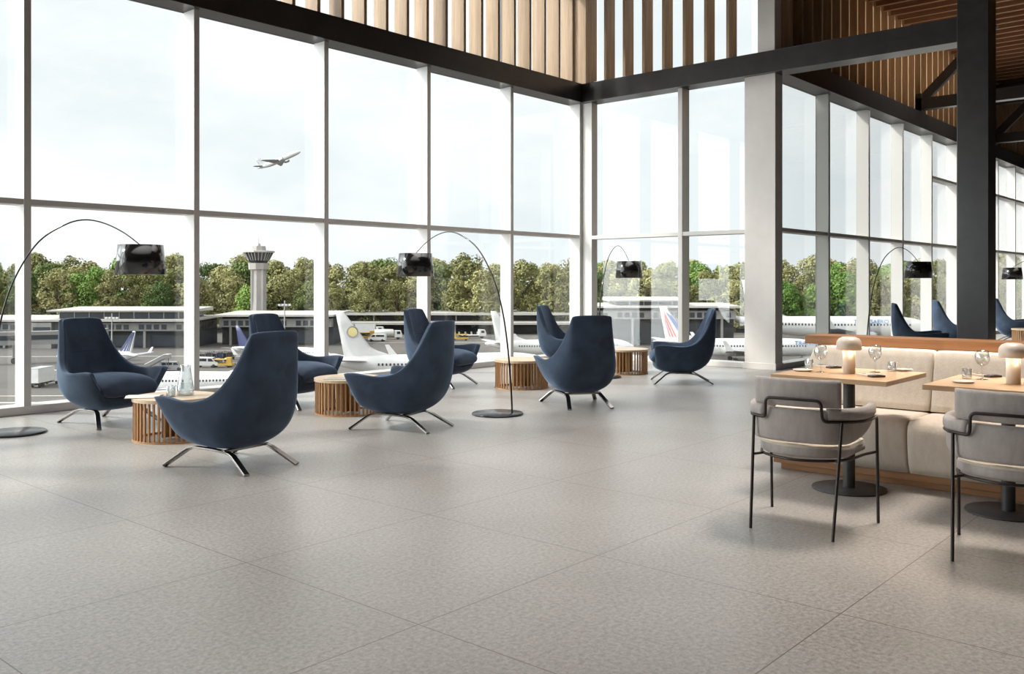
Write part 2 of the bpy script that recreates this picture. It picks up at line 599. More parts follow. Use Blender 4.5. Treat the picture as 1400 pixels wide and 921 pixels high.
def armchair():
    """local axes: +y is the way the sitter looks"""
    t = thing('lounge_armchair', 'x', 'armchair')
    # rings of control points, from the front centre round the +x side to the back centre
    bottom = [(0, .17, .135), (.07, .17, .135), (.12, .15, .135), (.15, .11, .135), (.165, .07, .137), (.17, .02, .137), (.165, -.04, .138),
              (.155, -.09, .14), (.13, -.14, .145), (.10, -.175, .15), (.07, -.195, .155), (.035, -.205, .155), (0, -.21, .155)]
    low = [(0, .335, .175), (.13, .33, .175), (.235, .30, .18), (.270, .225, .195), (.290, .155, .20), (.296, .05, .205), (.296, -.06, .21),
           (.31, -.17, .225), (.265, -.27, .245), (.205, -.335, .265), (.15, -.365, .275), (.07, -.38, .28), (0, -.382, .28)]
    belt = [(0, .385, .215), (.15, .38, .215), (.265, .36, .235), (.352, .325, .335), (.372, .23, .345), (.382, .08, .35), (.380, -.07, .355),
            (.366, -.20, .375), (.325, -.31, .42), (.27, -.385, .50), (.215, -.42, .55), (.11, -.445, .57), (0, -.45, .57)]
    rim = [(0, .385, .262), (.155, .38, .264), (.285, .37, .295), (.414, .395, .524), (.430, .28, .530), (.424, .10, .502), (.402, -.06, .500),
           (.350, -.195, .565), (.292, -.295, .705), (.240, -.372, .885), (.222, -.415, .985), (.115, -.437, .994), (0, -.440, .994)]
    rimi = [(0, .35, .266), (.145, .345, .268), (.262, .335, .300), (.366, .368, .526), (.376, .27, .530), (.376, .10, .502), (.354, -.045, .500),
            (.302, -.165, .565), (.252, -.250, .705), (.208, -.322, .885), (.196, -.370, .984), (.105, -.388, .992), (0, -.390, .992)]
    inn = [(0, .30, .25), (.13, .30, .25), (.235, .29, .255), (.315, .28, .36), (.318, .21, .375), (.312, .08, .37), (.300, -.04, .38),
           (.275, -.14, .42), (.235, -.21, .50), (.190, -.265, .62), (.158, -.30, .68), (.08, -.315, .70), (0, -.318, .70)]
    inl = [(0, .24, .24), (.12, .24, .24), (.21, .23, .24), (.27, .20, .25), (.285, .14, .26), (.285, .05, .26), (.275, -.04, .265),
           (.25, -.12, .28), (.21, -.18, .32), (.165, -.215, .38), (.13, -.235, .42), (.065, -.245, .43), (0, -.246, .43)]
    rings = [bottom, low, belt, rim, rimi, inn, inl]
    m = MB()
    n = 24
    for rg in rings:
        full = rg + [(-x, y, z) for x, y, z in reversed(rg[1:-1])]
        m.v += full
    fs = []
    for i in range(len(rings) - 1):
        for k in range(n):
            fs.append((i * n + k, i * n + (k + 1) % n, (i + 1) * n + (k + 1) % n, (i + 1) * n + k))
    m.v.append((0, -.02, .13)); cb = len(m.v) - 1
    m.v.append((0, 0, .235)); ct = len(m.v) - 1
    L = (len(rings) - 1) * n
    for k in range(n):
        fs.append((cb, (k + 1) % n, k))
        fs.append((ct, L + k, L + (k + 1) % n))
    m.f = fs
    m.sm = [True] * len(fs)
    o = m.build('shell', VELVET, t)
    me = o.data
    at_ = me.attributes.new('crease_edge', 'FLOAT', 'EDGE')
    sharp = {3: .75, 4: .45}
    for e in me.edges:
        i, j = e.vertices
        if i < 7 * n and j < 7 * n and i // n == j // n and i // n in sharp:
            at_.data[e.index].value = sharp[i // n]
    av = me.attributes.new('crease_vert', 'FLOAT', 'POINT')
    for ring, w_ in ((3, .9), (4, .8)):
        for k in (10, 14):
            av.data[ring * n + k].value = w_
        for k in (3, 21):
            av.data[ring * n + k].value = .92
    sb = o.modifiers.new('smooth', 'SUBSURF')
    sb.levels = 3; sb.render_levels = 3
    # the lumbar seam
    MB().tube(smoothpath([(-.192, -.290, .665), (-.10, -.309, .672), (0, -.313, .674), (.10, -.309, .672), (.192, -.290, .665)], 5), 0.0065, 6).build('lumbar_seam', VELVET, t)
    # loose seat cushion: fat and rounded in front
    cu = MB()
    rows = [(-.235, .245, .285, .42), (-.22, .27, .27, .445), (-.10, .282, .258, .462), (.08, .292, .255, .470), (.22, .300, .255, .468), (.34, .298, .262, .448), (.41, .285, .285, .405), (.43, .25, .32, .355)]
    prof = [(-1, .5), (-.97, .2), (-.8, 0), (0, 0), (.8, 0), (.97, .2), (1, .5), (.97, .8), (.8, .97), (.4, 1.05), (0, 1.08), (-.4, 1.05), (-.8, .97), (-.97, .8)]
    for y, hw, z0, z1 in rows:
        for px, pz in prof:
            cu.v.append((px * hw, y, z0 + (z1 - z0) * pz))
    q = len(prof)
    for i in range(len(rows) - 1):
        for k in range(q):
            cu.f.append((i * q + k, i * q + (k + 1) % q, (i + 1) * q + (k + 1) % q, (i + 1) * q + k))
    cu.f.append(tuple(range(q))); cu.f.append(tuple(range(len(rows) * q - 1, (len(rows) - 1) * q - 1, -1)))
    cu.sm = [True] * len(cu.f)
    cu.build('seat_cushion', VELVET, t, 0, 2)
    # two bent flat bars make the four legs
    for sx in (-1, 1):
        pts = roundpath([(sx * .325, .385, .006), (sx * .225, .205, .150), (sx * .205, -.05, .142), (sx * .185, -.165, .128), (sx * .238, -.385, .006)], 0.06, 6)
        MB().ribbon(pts, 0.044, 0.016, (1, 0, 0)).build('leg_bar', CHROME, t, 0.002)
    MB().box(-.22, .22, .06, .10, .134, .150).box(-.205, .205, -.12, -.08, .128, .146).build('leg_crossbar', CHROME, t, 0.002)
    return t

chairs = [
    ((4.02, 8.66), -81, 'navy armchair facing the room beside the leftmost arc lamp and window'),
    ((3.715, 5.93), 99, 'navy armchair nearest the viewer, its back turned, before the table with carafe'),
    ((5.93, 8.36), -76, 'navy armchair behind the nearest one, half hidden, in front of the control tower'),
    ((5.70, 6.29), 107, 'navy armchair seen from behind just left of the middle arc lamp'),
    ((8.34, 8.52), -74, 'navy armchair facing the room under the middle arc lamp shade, white airliner behind it'),
    ((10.93, 8.42), -70, 'navy armchair at the glass corner, partly hidden by one turned toward it'),
    ((8.00, 6.00), 56, 'navy armchair seen squarely from behind, right of the middle arc lamp base'),
    ((10.70, 6.31), 126, 'navy armchair in profile facing left before the front glass wall'),
    ((15.95, 4.87), -66, 'navy armchair behind the banquette ledge, under the right arc lamp shade'),
    ((19.05, 5.12), -62, 'navy armchair just left of the dark steel column, behind the banquette'),
    ((22.50, 4.86), -68, 'navy armchair just right of the dark steel column, far back'),
]
AC = armchair()
for i, ((x, y), hd, lab) in enumerate(chairs):
    loc = (x, y, 0); rz = R(hd - 90)
    if i == 0:
        AC.location = loc; AC.rotation_euler = (0, 0, rz); AC['label'] = lab; AC['group'] = 'navy lounge armchairs'
    else:
        dup(AC, loc, rz, lab, 'navy lounge armchairs')

# ------------------------------------------------------------------ slatted drum tables
SLAT = mat('warm_oak_slats', (190, 148, 104), 0.5, noise=(4, (170, 126, 84)), stretch=(5, 5, 0.6))
TOPM = mat('pale_oak_top', (216, 192, 164), 0.35, noise=(3, (206, 180, 150)), stretch=(1, 7, 1))
def drum():
    t = thing('drum_side_table', 'x', 'side table')
    m = MB()
    n = 46
    for k in range(n):
        a = 2 * math.pi * k / n
        ca, sa = math.cos(a), math.sin(a)
        q = []
        for z in (0.012, 0.335):
            for r_, s_ in ((.322, -.0075), (.338, -.0075), (.338, .0075), (.322, .0075)):
                q.append((r_ * ca - s_ * sa, r_ * sa + s_ * ca, z))
        m.hexa(q)
    m.build('slat_ring', SLAT, t)
    MB().lathe([(.345, 0), (.345, .014), (.30, .014), (.30, 0), (.345, 0)], 64, smooth=False).build('base_ring', SLAT, t)
    MB().disc(.348, .333, .362, 64).build('table_top', TOPM, t, 0.004)
    m = MB()
    m.box(-.12, .12, -.009, .009, .012, .333).box(-.009, .009, -.12, .12, .012, .333)
    m.build('inner_support', SLAT, t)
    return t
drums = [
    ((4.02, 7.36), 'slatted wooden drum table with water carafe, between the two leftmost armchairs'),
    ((5.98, 7.45), 'slatted wooden drum table with only a magazine on it'),
    ((8.86, 7.56), 'bare slatted wooden drum table right behind the middle arc lamp stem'),
    ((11.25, 7.60), 'slatted wooden drum table left of the armchair in profile'),
    ((21.75, 4.42), 'slatted wooden drum table at right beyond the banquette ledge, cut by frame edge'),
]
DT = drum()
for i, ((x, y), lab) in enumerate(drums):
    if i == 0:
        DT.location = (x, y, 0); DT['label'] = lab; DT['group'] = 'slatted drum tables'
    else:
        dup(DT, (x, y, 0), 0.4 * i, lab, 'slatted drum tables')

# ------------------------------------------------------------------ arc floor lamps
BLACKM = mat('black_lacquer', (26, 25, 26), 0.16, coat=0.5, noise=(3, (30, 29, 29)))
LAMPIN = mat('white_shade_lining', (225, 220, 212), 0.6, noise=(20, (220, 214, 205)))
BASEM = mat('satin_black_metal', (40, 42, 46), 0.25, noise=(20, (44, 46, 50)))
def arc_lamp(base, stem, shade, label):
    """base centre, foot of the stem on the base, centre of the shade (all x,y)"""
    t = thing('arc_floor_lamp', label, 'floor lamp', (base[0], base[1], 0), 0, 'black arc floor lamps')
    MB().lathe([(0, .0), (.258, 0), (.262, .004), (.262, .012), (.255, .018), (0, .020)], 64).build('base', BASEM, t)
    b = Vector((base[0], base[1], 0))
    s0 = Vector((stem[0], stem[1], 0)) - b
    s1 = Vector((shade[0], shade[1], 0)) - b
    d = s1 - s0
    key = [(0, .015), (.012, .30), (.045, .72), (.10, 1.10), (.19, 1.42), (.33, 1.70), (.50, 1.85), (.63, 1.895), (.76, 1.865), (.89, 1.78), (1.0, 1.668)]
    pts = [s0 + d * k + Vector((0, 0, z)) for k, z in key]
    pts = smoothpath(pts, 7)
    rr = [0.010 - 0.0055 * i / (len(pts) - 1) for i in range(len(pts))]
    MB().tube(pts, rr, 10).build('arched_stem', BLACKM, t)
    sh = MB()
    c = (s1.x, s1.y, 0)
    sh.lathe([(.186, 1.672), (.190, 1.672), (.217, 1.408), (.213, 1.408)], 56, c)
    hood = sh.build('lamp_shade', BLACKM, t)
    li = MB().lathe([(.186, 1.672), (.213, 1.408)], 56, c)
    li.build('shade_lining', LAMPIN, hood)
    tp = MB().lathe([(.0, 1.655), (.186, 1.655)], 56, c)
    tp.build('shade_top', BLACKM, hood)
    return t
arc_lamp((3.20, 8.65), (3.05, 8.83), (3.95, 7.83), 'black arc floor lamp at the far left, base beside the leftmost armchair')
arc_lamp((6.89, 6.20), (6.955, 6.06), (7.185, 7.737), 'black arc floor lamp in the middle, whole stem and round base in view')
arc_lamp((10.55, 7.50), (10.50, 7.56), (12.07, 8.07), 'black arc floor lamp by the glass corner, rising behind an armchair back')
arc_lamp((14.34, 5.15), (14.30, 5.17), (15.38, 4.72), 'black arc floor lamp behind the banquette, left of the dark column')
arc_lamp((23.2, 3.6), (23.25, 3.5), (22.86, 5.0), 'black arc floor lamp shade at the right frame edge beyond the column')

# ------------------------------------------------------------------ things on the drum tables
THIN = glass_mat('thin_clear_glass', (0.945, 0.965, 0.975), 0.13, 0.88, 2.2)
WATER = glass_mat('water', (0.93, 0.96, 0.97), 0.04, 0.6, 4.0)
PAPER = mat('white_paper', (238, 235, 230), 0.7, noise=(30, (231, 228, 222)))
COVER = mat('grey_magazine_cover', (176, 168, 160), 0.4, noise=(14, (150, 143, 138)))
TT = 0.362
def carafe():
    t = thing('water_carafe', 'clear glass water carafe with a handle on the drum table', 'carafe', (4.10, 7.33, TT), 0.6)
    MB().lathe([(.0, .004), (.066, .004), (.069, 0), (.072, .01), (.070, .06), (.052, .17), (.042, .235), (.045, .262), (.043, .262), (.040, .235), (.050, .17), (.066, .06), (.066, .012), (0, .010)], 40).build('body', THIN, t)
    MB().lathe([(0, .012), (.064, .014), (.0655, .06), (.059, .10), (0, .10)], 40).build('water', WATER, t)
    MB().tube(smoothpath([(.043, 0, .245), (.085, 0, .255), (.115, 0, .225), (.110, 0, .16), (.068, 0, .105)], 6), .007, 8).build('handle', THIN, t)
    return t
carafe()
def tumbler(loc, label, r=.030, h=.075, fill=True, group='water tumblers'):
    t = thing('tumbler', label, 'glass', loc, 0, group)
    MB().lathe([(0, 0), (r * .93, 0), (r, .004), (r * 1.03, h), (r * .97, h), (r * .92, .010), (0, .008)], 32).build('cup', THIN, t)
    if fill:
        MB().lathe([(0, .0095), (r * .90, .011), (r * .93, h * .55), (0, h * .55)], 32).build('water', WATER, t)
    return t
tumbler((3.965, 7.33, TT), 'small water glass beside the carafe on the drum table', .038, .095)
def magazine(loc, rz, label, closed=False):
    t = thing('magazine', label, 'magazine', loc, rz, 'magazines on the drum tables')
    MB().box(-.105, .105, -.14, .14, 0, .004).build('cover', COVER, t)
    m = MB()
    for k, (rise) in enumerate((.010, .016, .026) if not closed else (.006, .006, .006)):
        pts = [(-.10, .005), (-.05, .008 + rise * .5), (0, .007 + rise * .35), (.05, .007 + rise * .3), (.10, .006)]
        for i in range(4):
            (xa, za), (xb, zb) = pts[i], pts[i + 1]
            m.hexa([(xa, -.137, .004), (xb, -.137, .004), (xb, .137, .004), (xa, .137, .004), (xa, -.137, za), (xb, -.137, zb), (xb, .137, zb), (xa, .137, za)])
    m.build('pages', PAPER, t)
magazine((3.80, 7.47, TT), 0.9, 'magazine with lifted white pages on the drum table with carafe')
magazine((5.83, 7.40, TT), 0.6, 'thin white magazine lying alone on its drum table', True)

# ------------------------------------------------------------------ dining corner
FAB = mat('beige_woven_upholstery', (216, 204, 190), 0.85, sheen=0.2, noise=(26, (204, 191, 175)), bump=(160, 0.25), stretch=(1, 1, 0.35))
GFAB = mat('taupe_woven_upholstery', (182, 173, 168), 0.85, sheen=0.2, noise=(30, (166, 157, 152)), bump=(170, 0.25), stretch=(1, 1, 0.35))
CREAM = mat('cream_seat_fabric', (214, 203, 186), 0.85, sheen=0.2, noise=(30, (202, 190, 172)), bump=(170, 0.2))
WALN = mat('oak_veneer', (172, 125, 84), 0.45, noise=(2.4, (144, 98, 62)), stretch=(8, 0.6, 8))
TBL = mat('light_oak_table', (200, 166, 128), 0.4, noise=(2.4, (182, 147, 110)), stretch=(8, 0.7, 8))
TUBE = mat('bronze_black_tube', (52, 45, 43), 0.35, 0.4, noise=(20, (58, 50, 47)))
DISC = mat('charcoal_table_base', (54, 52, 53), 0.45, noise=(20, (60, 58, 58)))
def banquette():
    x0 = 6.10
    spans = [(2.93, 1.955), (1.945, 0.965), (0.955, -0.03)]
    t = thing('banquette', 'long beige upholstered banquette with oak plinth and back ledge, behind the dining tables', 'bench')
    MB().box(6.235, 6.95, -0.06, 2.86, 0, .048).build('plinth', WALN, t, 0.003)
    MB().box(6.195, 6.97, -0.06, 2.90, .046, .100).build('base_rail', WALN, t, 0.003)
    for y1, y0 in spans:
        m = MB()
        prof = [(6.155, .10), (6.125, .16), (6.105, .26), (6.10, .36), (6.112, .418), (6.15, .446), (6.30, .452), (6.60, .446), (6.66, .44), (6.66, .10)]
        vs = []
        ys = [y0, y0 + .012, y0 + .05, (y0 + y1) / 2, y1 - .05, y1 - .012, y1]
        ins = [.010, .003, .0, .0, .0, .003, .010]
        for y, dn in zip(ys, ins):
            for px, pz in prof:
                vs.append((px + (dn if px < 6.3 else 0), y, pz - (dn if pz > .3 else 0)))
        q = len(prof)
        fs = []
        for i in range(len(ys) - 1):
            for k in range(q):
                fs.append((i * q + k, i * q + (k + 1) % q, (i + 1) * q + (k + 1) % q, (i + 1) * q + k))
        fs.append(tuple(range(q))); fs.append(tuple(range(len(vs) - 1, len(vs) - q - 1, -1)))
        m.add(vs, fs, True)
        o = m.build('seat_cushion', FAB, t)
        m = MB()
        prof = [(6.585, .455), (6.600, .50), (6.640, .66), (6.675, .808), (6.700, .848), (6.735, .864), (6.775, .864), (6.80, .82), (6.80, .455)]
        vs = []
        for y, dn in zip(ys, ins):
            for px, pz in prof:
                fy = y
                if y1 > 2.9 and y > 2.8:
                    fy = y - .30 * max(0, pz - .45)        # the free end slopes inward towards its top
                vs.append((px + (dn if px < 6.7 else 0), fy, pz - (dn if pz > .8 else 0)))
        q = len(prof)
        fs = []
        for i in range(len(ys) - 1):
            for k in range(q):
                fs.append((i * q + k, i * q + (k + 1) % q, (i + 1) * q + (k + 1) % q, (i + 1) * q + k))
        fs.append(tuple(range(q))); fs.append(tuple(range(len(vs) - 1, len(vs) - q - 1, -1)))
        m.add(vs, fs, True)
        m.build('back_cushion', FAB, t)
    MB().box(6.80, 6.88, -0.06, 2.82, .10, .868).build('back_panel', WALN, t)
    MB().box(6.80, 7.12, -0.06, 2.925, .868, .932).build('ledge', WALN, t, 0.003)
    a = area('banquette_strip_light', (6.77, 1.35, .885), 2.7, 0.03, 2.6, (1.0, 0.82, 0.6))
    a.rotation_euler = (0, R(-32), R(90)) if False else Vector((-0.75, 0, -0.66)).to_track_quat('-Z', 'X').to_euler()
    a.data.size = 0.03; a.data.size_y = 2.7
    b = area('banquette_seat_light', (6.05, 1.55, .71), 0.5, 0.5, 0.0, (1.0, 0.86, 0.7), (6.5, 1.6, .45))
    bpy.data.objects.remove(b)
    return t
banquette()

def table():
    t = thing('dining_table', 'x', 'table')
    MB().box(-.375, .375, -.365, .365, .720, .750).build('table_top', TBL, t, 0.003)
    MB().lathe([(.037, .012), (.037, .715)], 28).build('column', DISC, t)
    MB().lathe([(0, 0), (.228, 0), (.232, .003), (.230, .009), (0, .012)], 64).build('base_disc', DISC, t)
    MB().box(-.16, .16, -.16, .16, .712, .72).build('top_plate', DISC, t)
    return t
TB = table()
TB.location = (5.90, 2.24, 0)
TB['label'] = 'square oak pedestal table fully in view, set for two'; TB['group'] = 'oak dining tables'
dup(TB, (5.90, 1.31, 0), 0, 'oak pedestal table cut off by the right frame edge', 'oak dining tables')

def dining_chair():
    """local axes: +x is the way the sitter looks"""
    t = thing('dining_chair', 'x', 'chair')
    # seat pad, rounded at the back
    m = MB()
    outline = []
    for k in range(33):
        a = R(-78 + 156 * k / 32)
        outline.append((-.005 - .215 * math.cos(a), .250 * math.sin(a) / math.sin(R(78))))
    outline = [(.235, -.235)] + [(.20, -.252)] + outline[:] + [(.20, .252), (.235, .235)]
    n = len(outline)
    lv = [(.93, .405), (1.0, .416), (1.0, .450), (.97, .464)]
    vs = [(x * s_, y * s_, z) for s_, z in lv for x, y in outline]
    fs = [tuple(range(n - 1, -1, -1)), tuple(range(3 * n, 4 * n))]
    for i in range(3):
        for k in range(n):
            fs.append((i * n + k, i * n + (k + 1) % n, (i + 1) * n + (k + 1) % n, (i + 1) * n + k))
    m.add(vs, fs)
    for i in range(2, len(m.sm)):
        m.sm[i] = True
    st_ = m.build('seat', GFAB, t)
    m = MB()
    vs = [(x * s_, y * s_, z) for s_, z in ((.985, .456), (.975, .470), (.90, .476)) for x, y in outline]
    fs = [tuple(range(n - 1, -1, -1)), tuple(range(2 * n, 3 * n))]
    for i in range(2):
        for k in range(n):
            fs.append((i * n + k, i * n + (k + 1) % n, (i + 1) * n + (k + 1) % n, (i + 1) * n + k))
    m.add(vs, fs)
    m.build('seat_top', CREAM, st_)
    # wrap-round shell: back panel and both arms in one sweep
    def sweep(stations, z0f, z1f, th, taper=True):
        mm = MB()
        P = smoothpath([Vector((a, b, 0)) for a, b in stations], 6)
        N = len(P)
        vs = []
        q = 8
        for i, p in enumerate(P):
            d = (P[min(i + 1, N - 1)] - P[max(i - 1, 0)]).normalized()
            nrm = Vector((-d.y, d.x, 0))
            u = i / (N - 1)
            z0, z1 = z0f(u), z1f(u)
            e = th * (0.35 if i in (0, N - 1) else 1.0)
            c = min(.018, (z1 - z0) * .3)
            for o_, z in ((-e * .6, z0), (e * .6, z0), (e, z0 + c), (e, z1 - c), (e * .6, z1), (-e * .6, z1), (-e, z1 - c), (-e, z0 + c)):
                vs.append(p + nrm * o_ + Vector((0, 0, z)))
        fs = [tuple(range(q - 1, -1, -1)), tuple(range((N - 1) * q, N * q))]
        for i in range(N - 1):
            for k in range(q):
                fs.append((i * q + k, i * q + (k + 1) % q, (i + 1) * q + (k + 1) % q, (i + 1) * q + k))
        mm.add(vs, fs, True)
        return mm
    st = [(.215, -.275), (.10, -.290), (-.03, -.282), (-.125, -.235), (-.190, -.145), (-.212, 0), (-.190, .145), (-.125, .235), (-.03, .282), (.10, .290), (.215, .275)]
    z0 = lambda u: .484 + .105 * max(0, (abs(u - .5) * 2 - .42) / .58) ** 1.1
    z1 = lambda u: .652 + .012 * math.cos((u - .5) * 6.28) - .03 * max(0, (abs(u - .5) * 2 - .85) / .15)
    sweep(st, z0, z1, .019).build('wrap_back', GFAB, t)
    # padded arm rests along the top of the wrap
    for sy in (-1, 1):
        ast = [(.225, sy * .278), (.10, sy * .300), (-.03, sy * .292), (-.125, sy * .246), (-.188, sy * .165)]
        sweep(ast, lambda u: .606, lambda u: .672, .026).build('armrest', GFAB, t)
    # upper back pad
    ust = [(-.155, -.232), (-.196, -.13), (-.212, 0), (-.196, .13), (-.155, .232)]
    sweep(ust, lambda u: .676, lambda u: .822, .020).build('upper_back', GFAB, t)
    # bent tube frame: front legs, arms, step up behind the upper back
    rr = .0085
    pts = [(.262, -.305, 0), (.238, -.303, .598), (.10, -.318, .600), (-.03, -.312, .602), (-.145, -.262, .604), (-.222, -.155, .606), (-.234, -.150, .716), (-.246, 0, .718), (-.234, .150, .716), (-.222, .155, .606), (-.145, .262, .604), (-.03, .312, .602), (.10, .318, .600), (.238, .303, .598), (.262, .305, 0)]
    MB().tube(roundpath(pts, .03, 5), rr, 10).build('tube_frame', TUBE, t)
    for sy in (-1, 1):
        MB().tube([(-.265, sy * .222, 0), (-.172, sy * .240, .602)], rr, 10).build('rear_leg', TUBE, t)
    arc = [(.245, -.300, .398), (.12, -.268, .398), (-.05, -.245, .396), (-.16, -.17, .394), (-.222, 0, .392), (-.16, .17, .394), (-.05, .245, .396), (.12, .268, .398), (.245, .300, .398)]
    MB().tube(smoothpath(arc, 5), .008, 8).build('seat_hoop', TUBE, t)
    for sy in (-1, 1):
        MB().tube([(-.205, sy * .234, .394), (-.13, sy * .195, .395)], .0075, 8).build('seat_bracket', TUBE, t)
    return t
DC = dining_chair()
DC.location = (4.885, 2.085, 0); DC.rotation_euler = (0, 0, R(4))
DC['label'] = 'taupe dining chair with black tube frame, fully in view'; DC['group'] = 'taupe dining chairs'
dup(DC, (4.965, 1.075, 0), R(3), 'taupe dining chair cut off by the right frame edge', 'taupe dining chairs')

# table lamps with a mushroom cap
CAPM = mat('pale_stone_lamp', (226, 214, 202), 0.4, noise=(9, (214, 200, 187)))
STEMM = mat('travertine_lamp_stem', (226, 212, 196), 0.5, noise=(10, (212, 194, 172)), stretch=(1, 1, 0.4))
GLOW = mat('lamp_diffuser', (255, 238, 212), 0.5, emit=((255, 222, 172), 3.0), noise=(8, (255, 236, 208)))
def table_lamp():
    t = thing('table_lamp', 'x', 'table lamp')
    MB().lathe([(0, 0), (.037, 0), (.0385, .003), (.0385, .17), (0, .17)], 40).build('stem', STEMM, t)
    cap = MB().lathe([(.060, .152), (.074, .152), (.078, .156), (.0785, .188), (.075, .208), (.062, .226), (.040, .236), (0, .239)], 48).build('mushroom_cap', CAPM, t)
    MB().lathe([(.0395, .1535), (.062, .1535)], 48).build('diffuser', GLOW, cap)
    return t
TLZ = .750
TL = table_lamp()
TL.location = (5.885, 2.235, TLZ)
TL['label'] = 'pale mushroom table lamp on the table fully in view'; TL['group'] = 'mushroom table lamps'
dup(TL, (5.905, 1.285, TLZ), 0, 'pale mushroom table lamp cut off by the right frame edge', 'mushroom table lamps')
for (x, y) in ((5.885, 2.235), (5.905, 1.285)):
    for k in range(4):
        a = k * math.pi / 2 + .6
        l = bpy.data.lights.new('table_lamp_glow', 'POINT')
        l.energy = 0.08; l.color = (1.0, .84, .64); l.shadow_soft_size = .012
        o = bpy.data.objects.new('table_lamp_glow', l)
        C.objects.link(o)
        o.location = (x + .052 * math.cos(a), y + .052 * math.sin(a), TLZ + .138)

def wine_glass():
    t = thing('wine_glass', 'x', 'wine glass')
    MB().lathe([(.012, .082), (.030, .094), (.041, .118), (.0425, .138), (.038, .160), (.032, .176), (.0305, .176), (.0365, .159), (.041, .138), (.0395, .118), (.029, .096), (.010, .085), (0, .084)], 36).build('bowl', THIN, t)
    MB().lathe([(.012, .083), (.005, .076), (.0038, .05), (.005, .008)], 20).build('stem', THIN, t)
    MB().lathe([(0, .007), (.012, .006), (.034, .002), (.034, 0), (0, 0)], 36).build('foot', THIN, t)
    return t
def at(u, v, z):
    d = FPX * (EYE - z) / (v - 386.0)
    p = VIEW * d + RIGHT * ((u - 700) / FPX * d)
    return (p.x, p.y, z)
WG = wine_glass()
wgs = [(at(1122, 508.5, .75), 'wine glass left of the mushroom lamp on the table fully in view'),
       (at(1196.5, 508.5, .75), 'wine glass right of the mushroom lamp on the table fully in view'),
       (at(1343, 518.5, .75), 'wine glass on the table cut off by the frame edge')]
for i, (p, lab) in enumerate(wgs):
    if i == 0:
        WG.location = p; WG['label'] = lab; WG['group'] = 'wine glasses'
    else:
        dup(WG, p, 0, lab, 'wine glasses')
for (u, v, lab) in ((1106, 503.5, 'short tumbler behind the left side plate on the table fully in view'),
                    (1219.5, 507.5, 'short tumbler at the right end of the table fully in view'),
                    (1322, 517.5, 'short tumbler behind the plate on the table cut off by the frame edge')):
    tumbler(at(u, v, .75), lab, .028, .062, True, 'short tumblers')
PORC = mat('off_white_porcelain', (236, 228, 219), 0.25, noise=(12, (230, 221, 211)))
def plate(p, label):
    t = MB().lathe([(0, .003), (.045, .003), (.062, .012), (.064, .012), (.063, .009), (.046, 0), (0, 0)], 44).build('side_plate', PORC)
    t.location = p
    tag(t, label, 'plate', 'side plates')
plate(at(1098, 507, .75), 'small white side plate at the left end of the table fully in view')
plate(at(1234, 506.5, .75), 'small white side plate behind the tumbler at the right table end')
plate(at(1317, 523, .75), 'small white side plate on the table cut off by the frame edge')
LINEN = mat('cream_linen', (226, 214, 198), 0.85, noise=(40, (214, 201, 184)))
SLATE = mat('dark_slate_mat', (86, 80, 76), 0.7, noise=(30, (72, 67, 63)))
SILV = mat('steel_cutlery', (196, 192, 188), 0.18, 1.0, bump=(60, 0.01))
def setting(p, rz, label):
    t = thing('folded_napkin', 'folded cream napkin with dark band, ' + label, 'napkin', p, rz, 'folded napkins')
    MB().box(-.085, .085, -.045, .045, 0, .006).box(-.083, .084, -.043, .044, .006, .011).build('cloth', LINEN, t, 0.002)
    MB().box(-.086, -.035, -.046, .046, -.0004 + .0005, .0125).build('dark_band', SLATE, t, 0.001)
    z = p[2] + .0128
    f = thing('fork', 'steel fork lying on the folded napkin, ' + label, 'fork', (p[0], p[1], z), rz, 'cutlery on the napkins')
    MB().box(-.075, .03, .010, .017, 0, .003).build('handle', SILV, f, 0.001)
    m = MB().box(.03, .045, .005, .022, 0, .003)
    for k in range(4):
        m.box(.045, .078, .005 + k * .0048, .0076 + k * .0048, .0005, .003)
    m.build('tines', SILV, f)
    k_ = thing('knife', 'steel knife lying on the folded napkin, ' + label, 'knife', (p[0], p[1], z), rz, 'cutlery on the napkins')
    MB().box(-.078, -.005, -.020, -.011, 0, .005).build('handle', SILV, k_, 0.001)
    MB().prism([(-.005, 0), (.085, 0), (.08, .002), (-.005, .003)], -.021, -.008).build('blade', SILV, k_)
setting(at(1132, 502.0, .75), R(60), 'left of the mushroom lamp')
setting(at(1190, 514.0, .75), R(55), 'right of the mushroom lamp')
setting(at(1347, 514.0, .75), R(58), 'on the table cut off by the frame edge')

# ------------------------------------------------------------------ the airfield outside, 16 m below the hall floor
GZ = -16.0
def out(r, d, z=GZ):
    p = VIEW * d + RIGHT * r
    return (p.x, p.y, z)
def ground(u, v):
    """where the sight line through this point of the photograph meets the apron"""
    d = FPX * (EYE - GZ) / (v - 386.0)
    return (u - 700) / FPX * d, d
FACE = AZ - R(90)                  # local x runs to the viewer's right, local y away from the hall
APRON = mat('concrete_apron', (92, 87, 82), 0.85, noise=(0.05, (79, 74, 70)))
a_ = MB()
q = [out(-1500, 12), out(1500, 12), out(1500, 1800), out(-1500, 1800)]
a_.add(q + [(x, y, z - 1) for x, y, z in q], [(0, 1, 2, 3), (7, 6, 5, 4), (0, 4, 5, 1), (1, 5, 6, 2), (2, 6, 7, 3), (3, 7, 4, 0)])
ap = struct(a_.build('ground_apron', APRON))
LINEM = mat('apron_marking_paint', (214, 208, 196), 0.8, noise=(0.6, (196, 190, 178)))
m = MB()
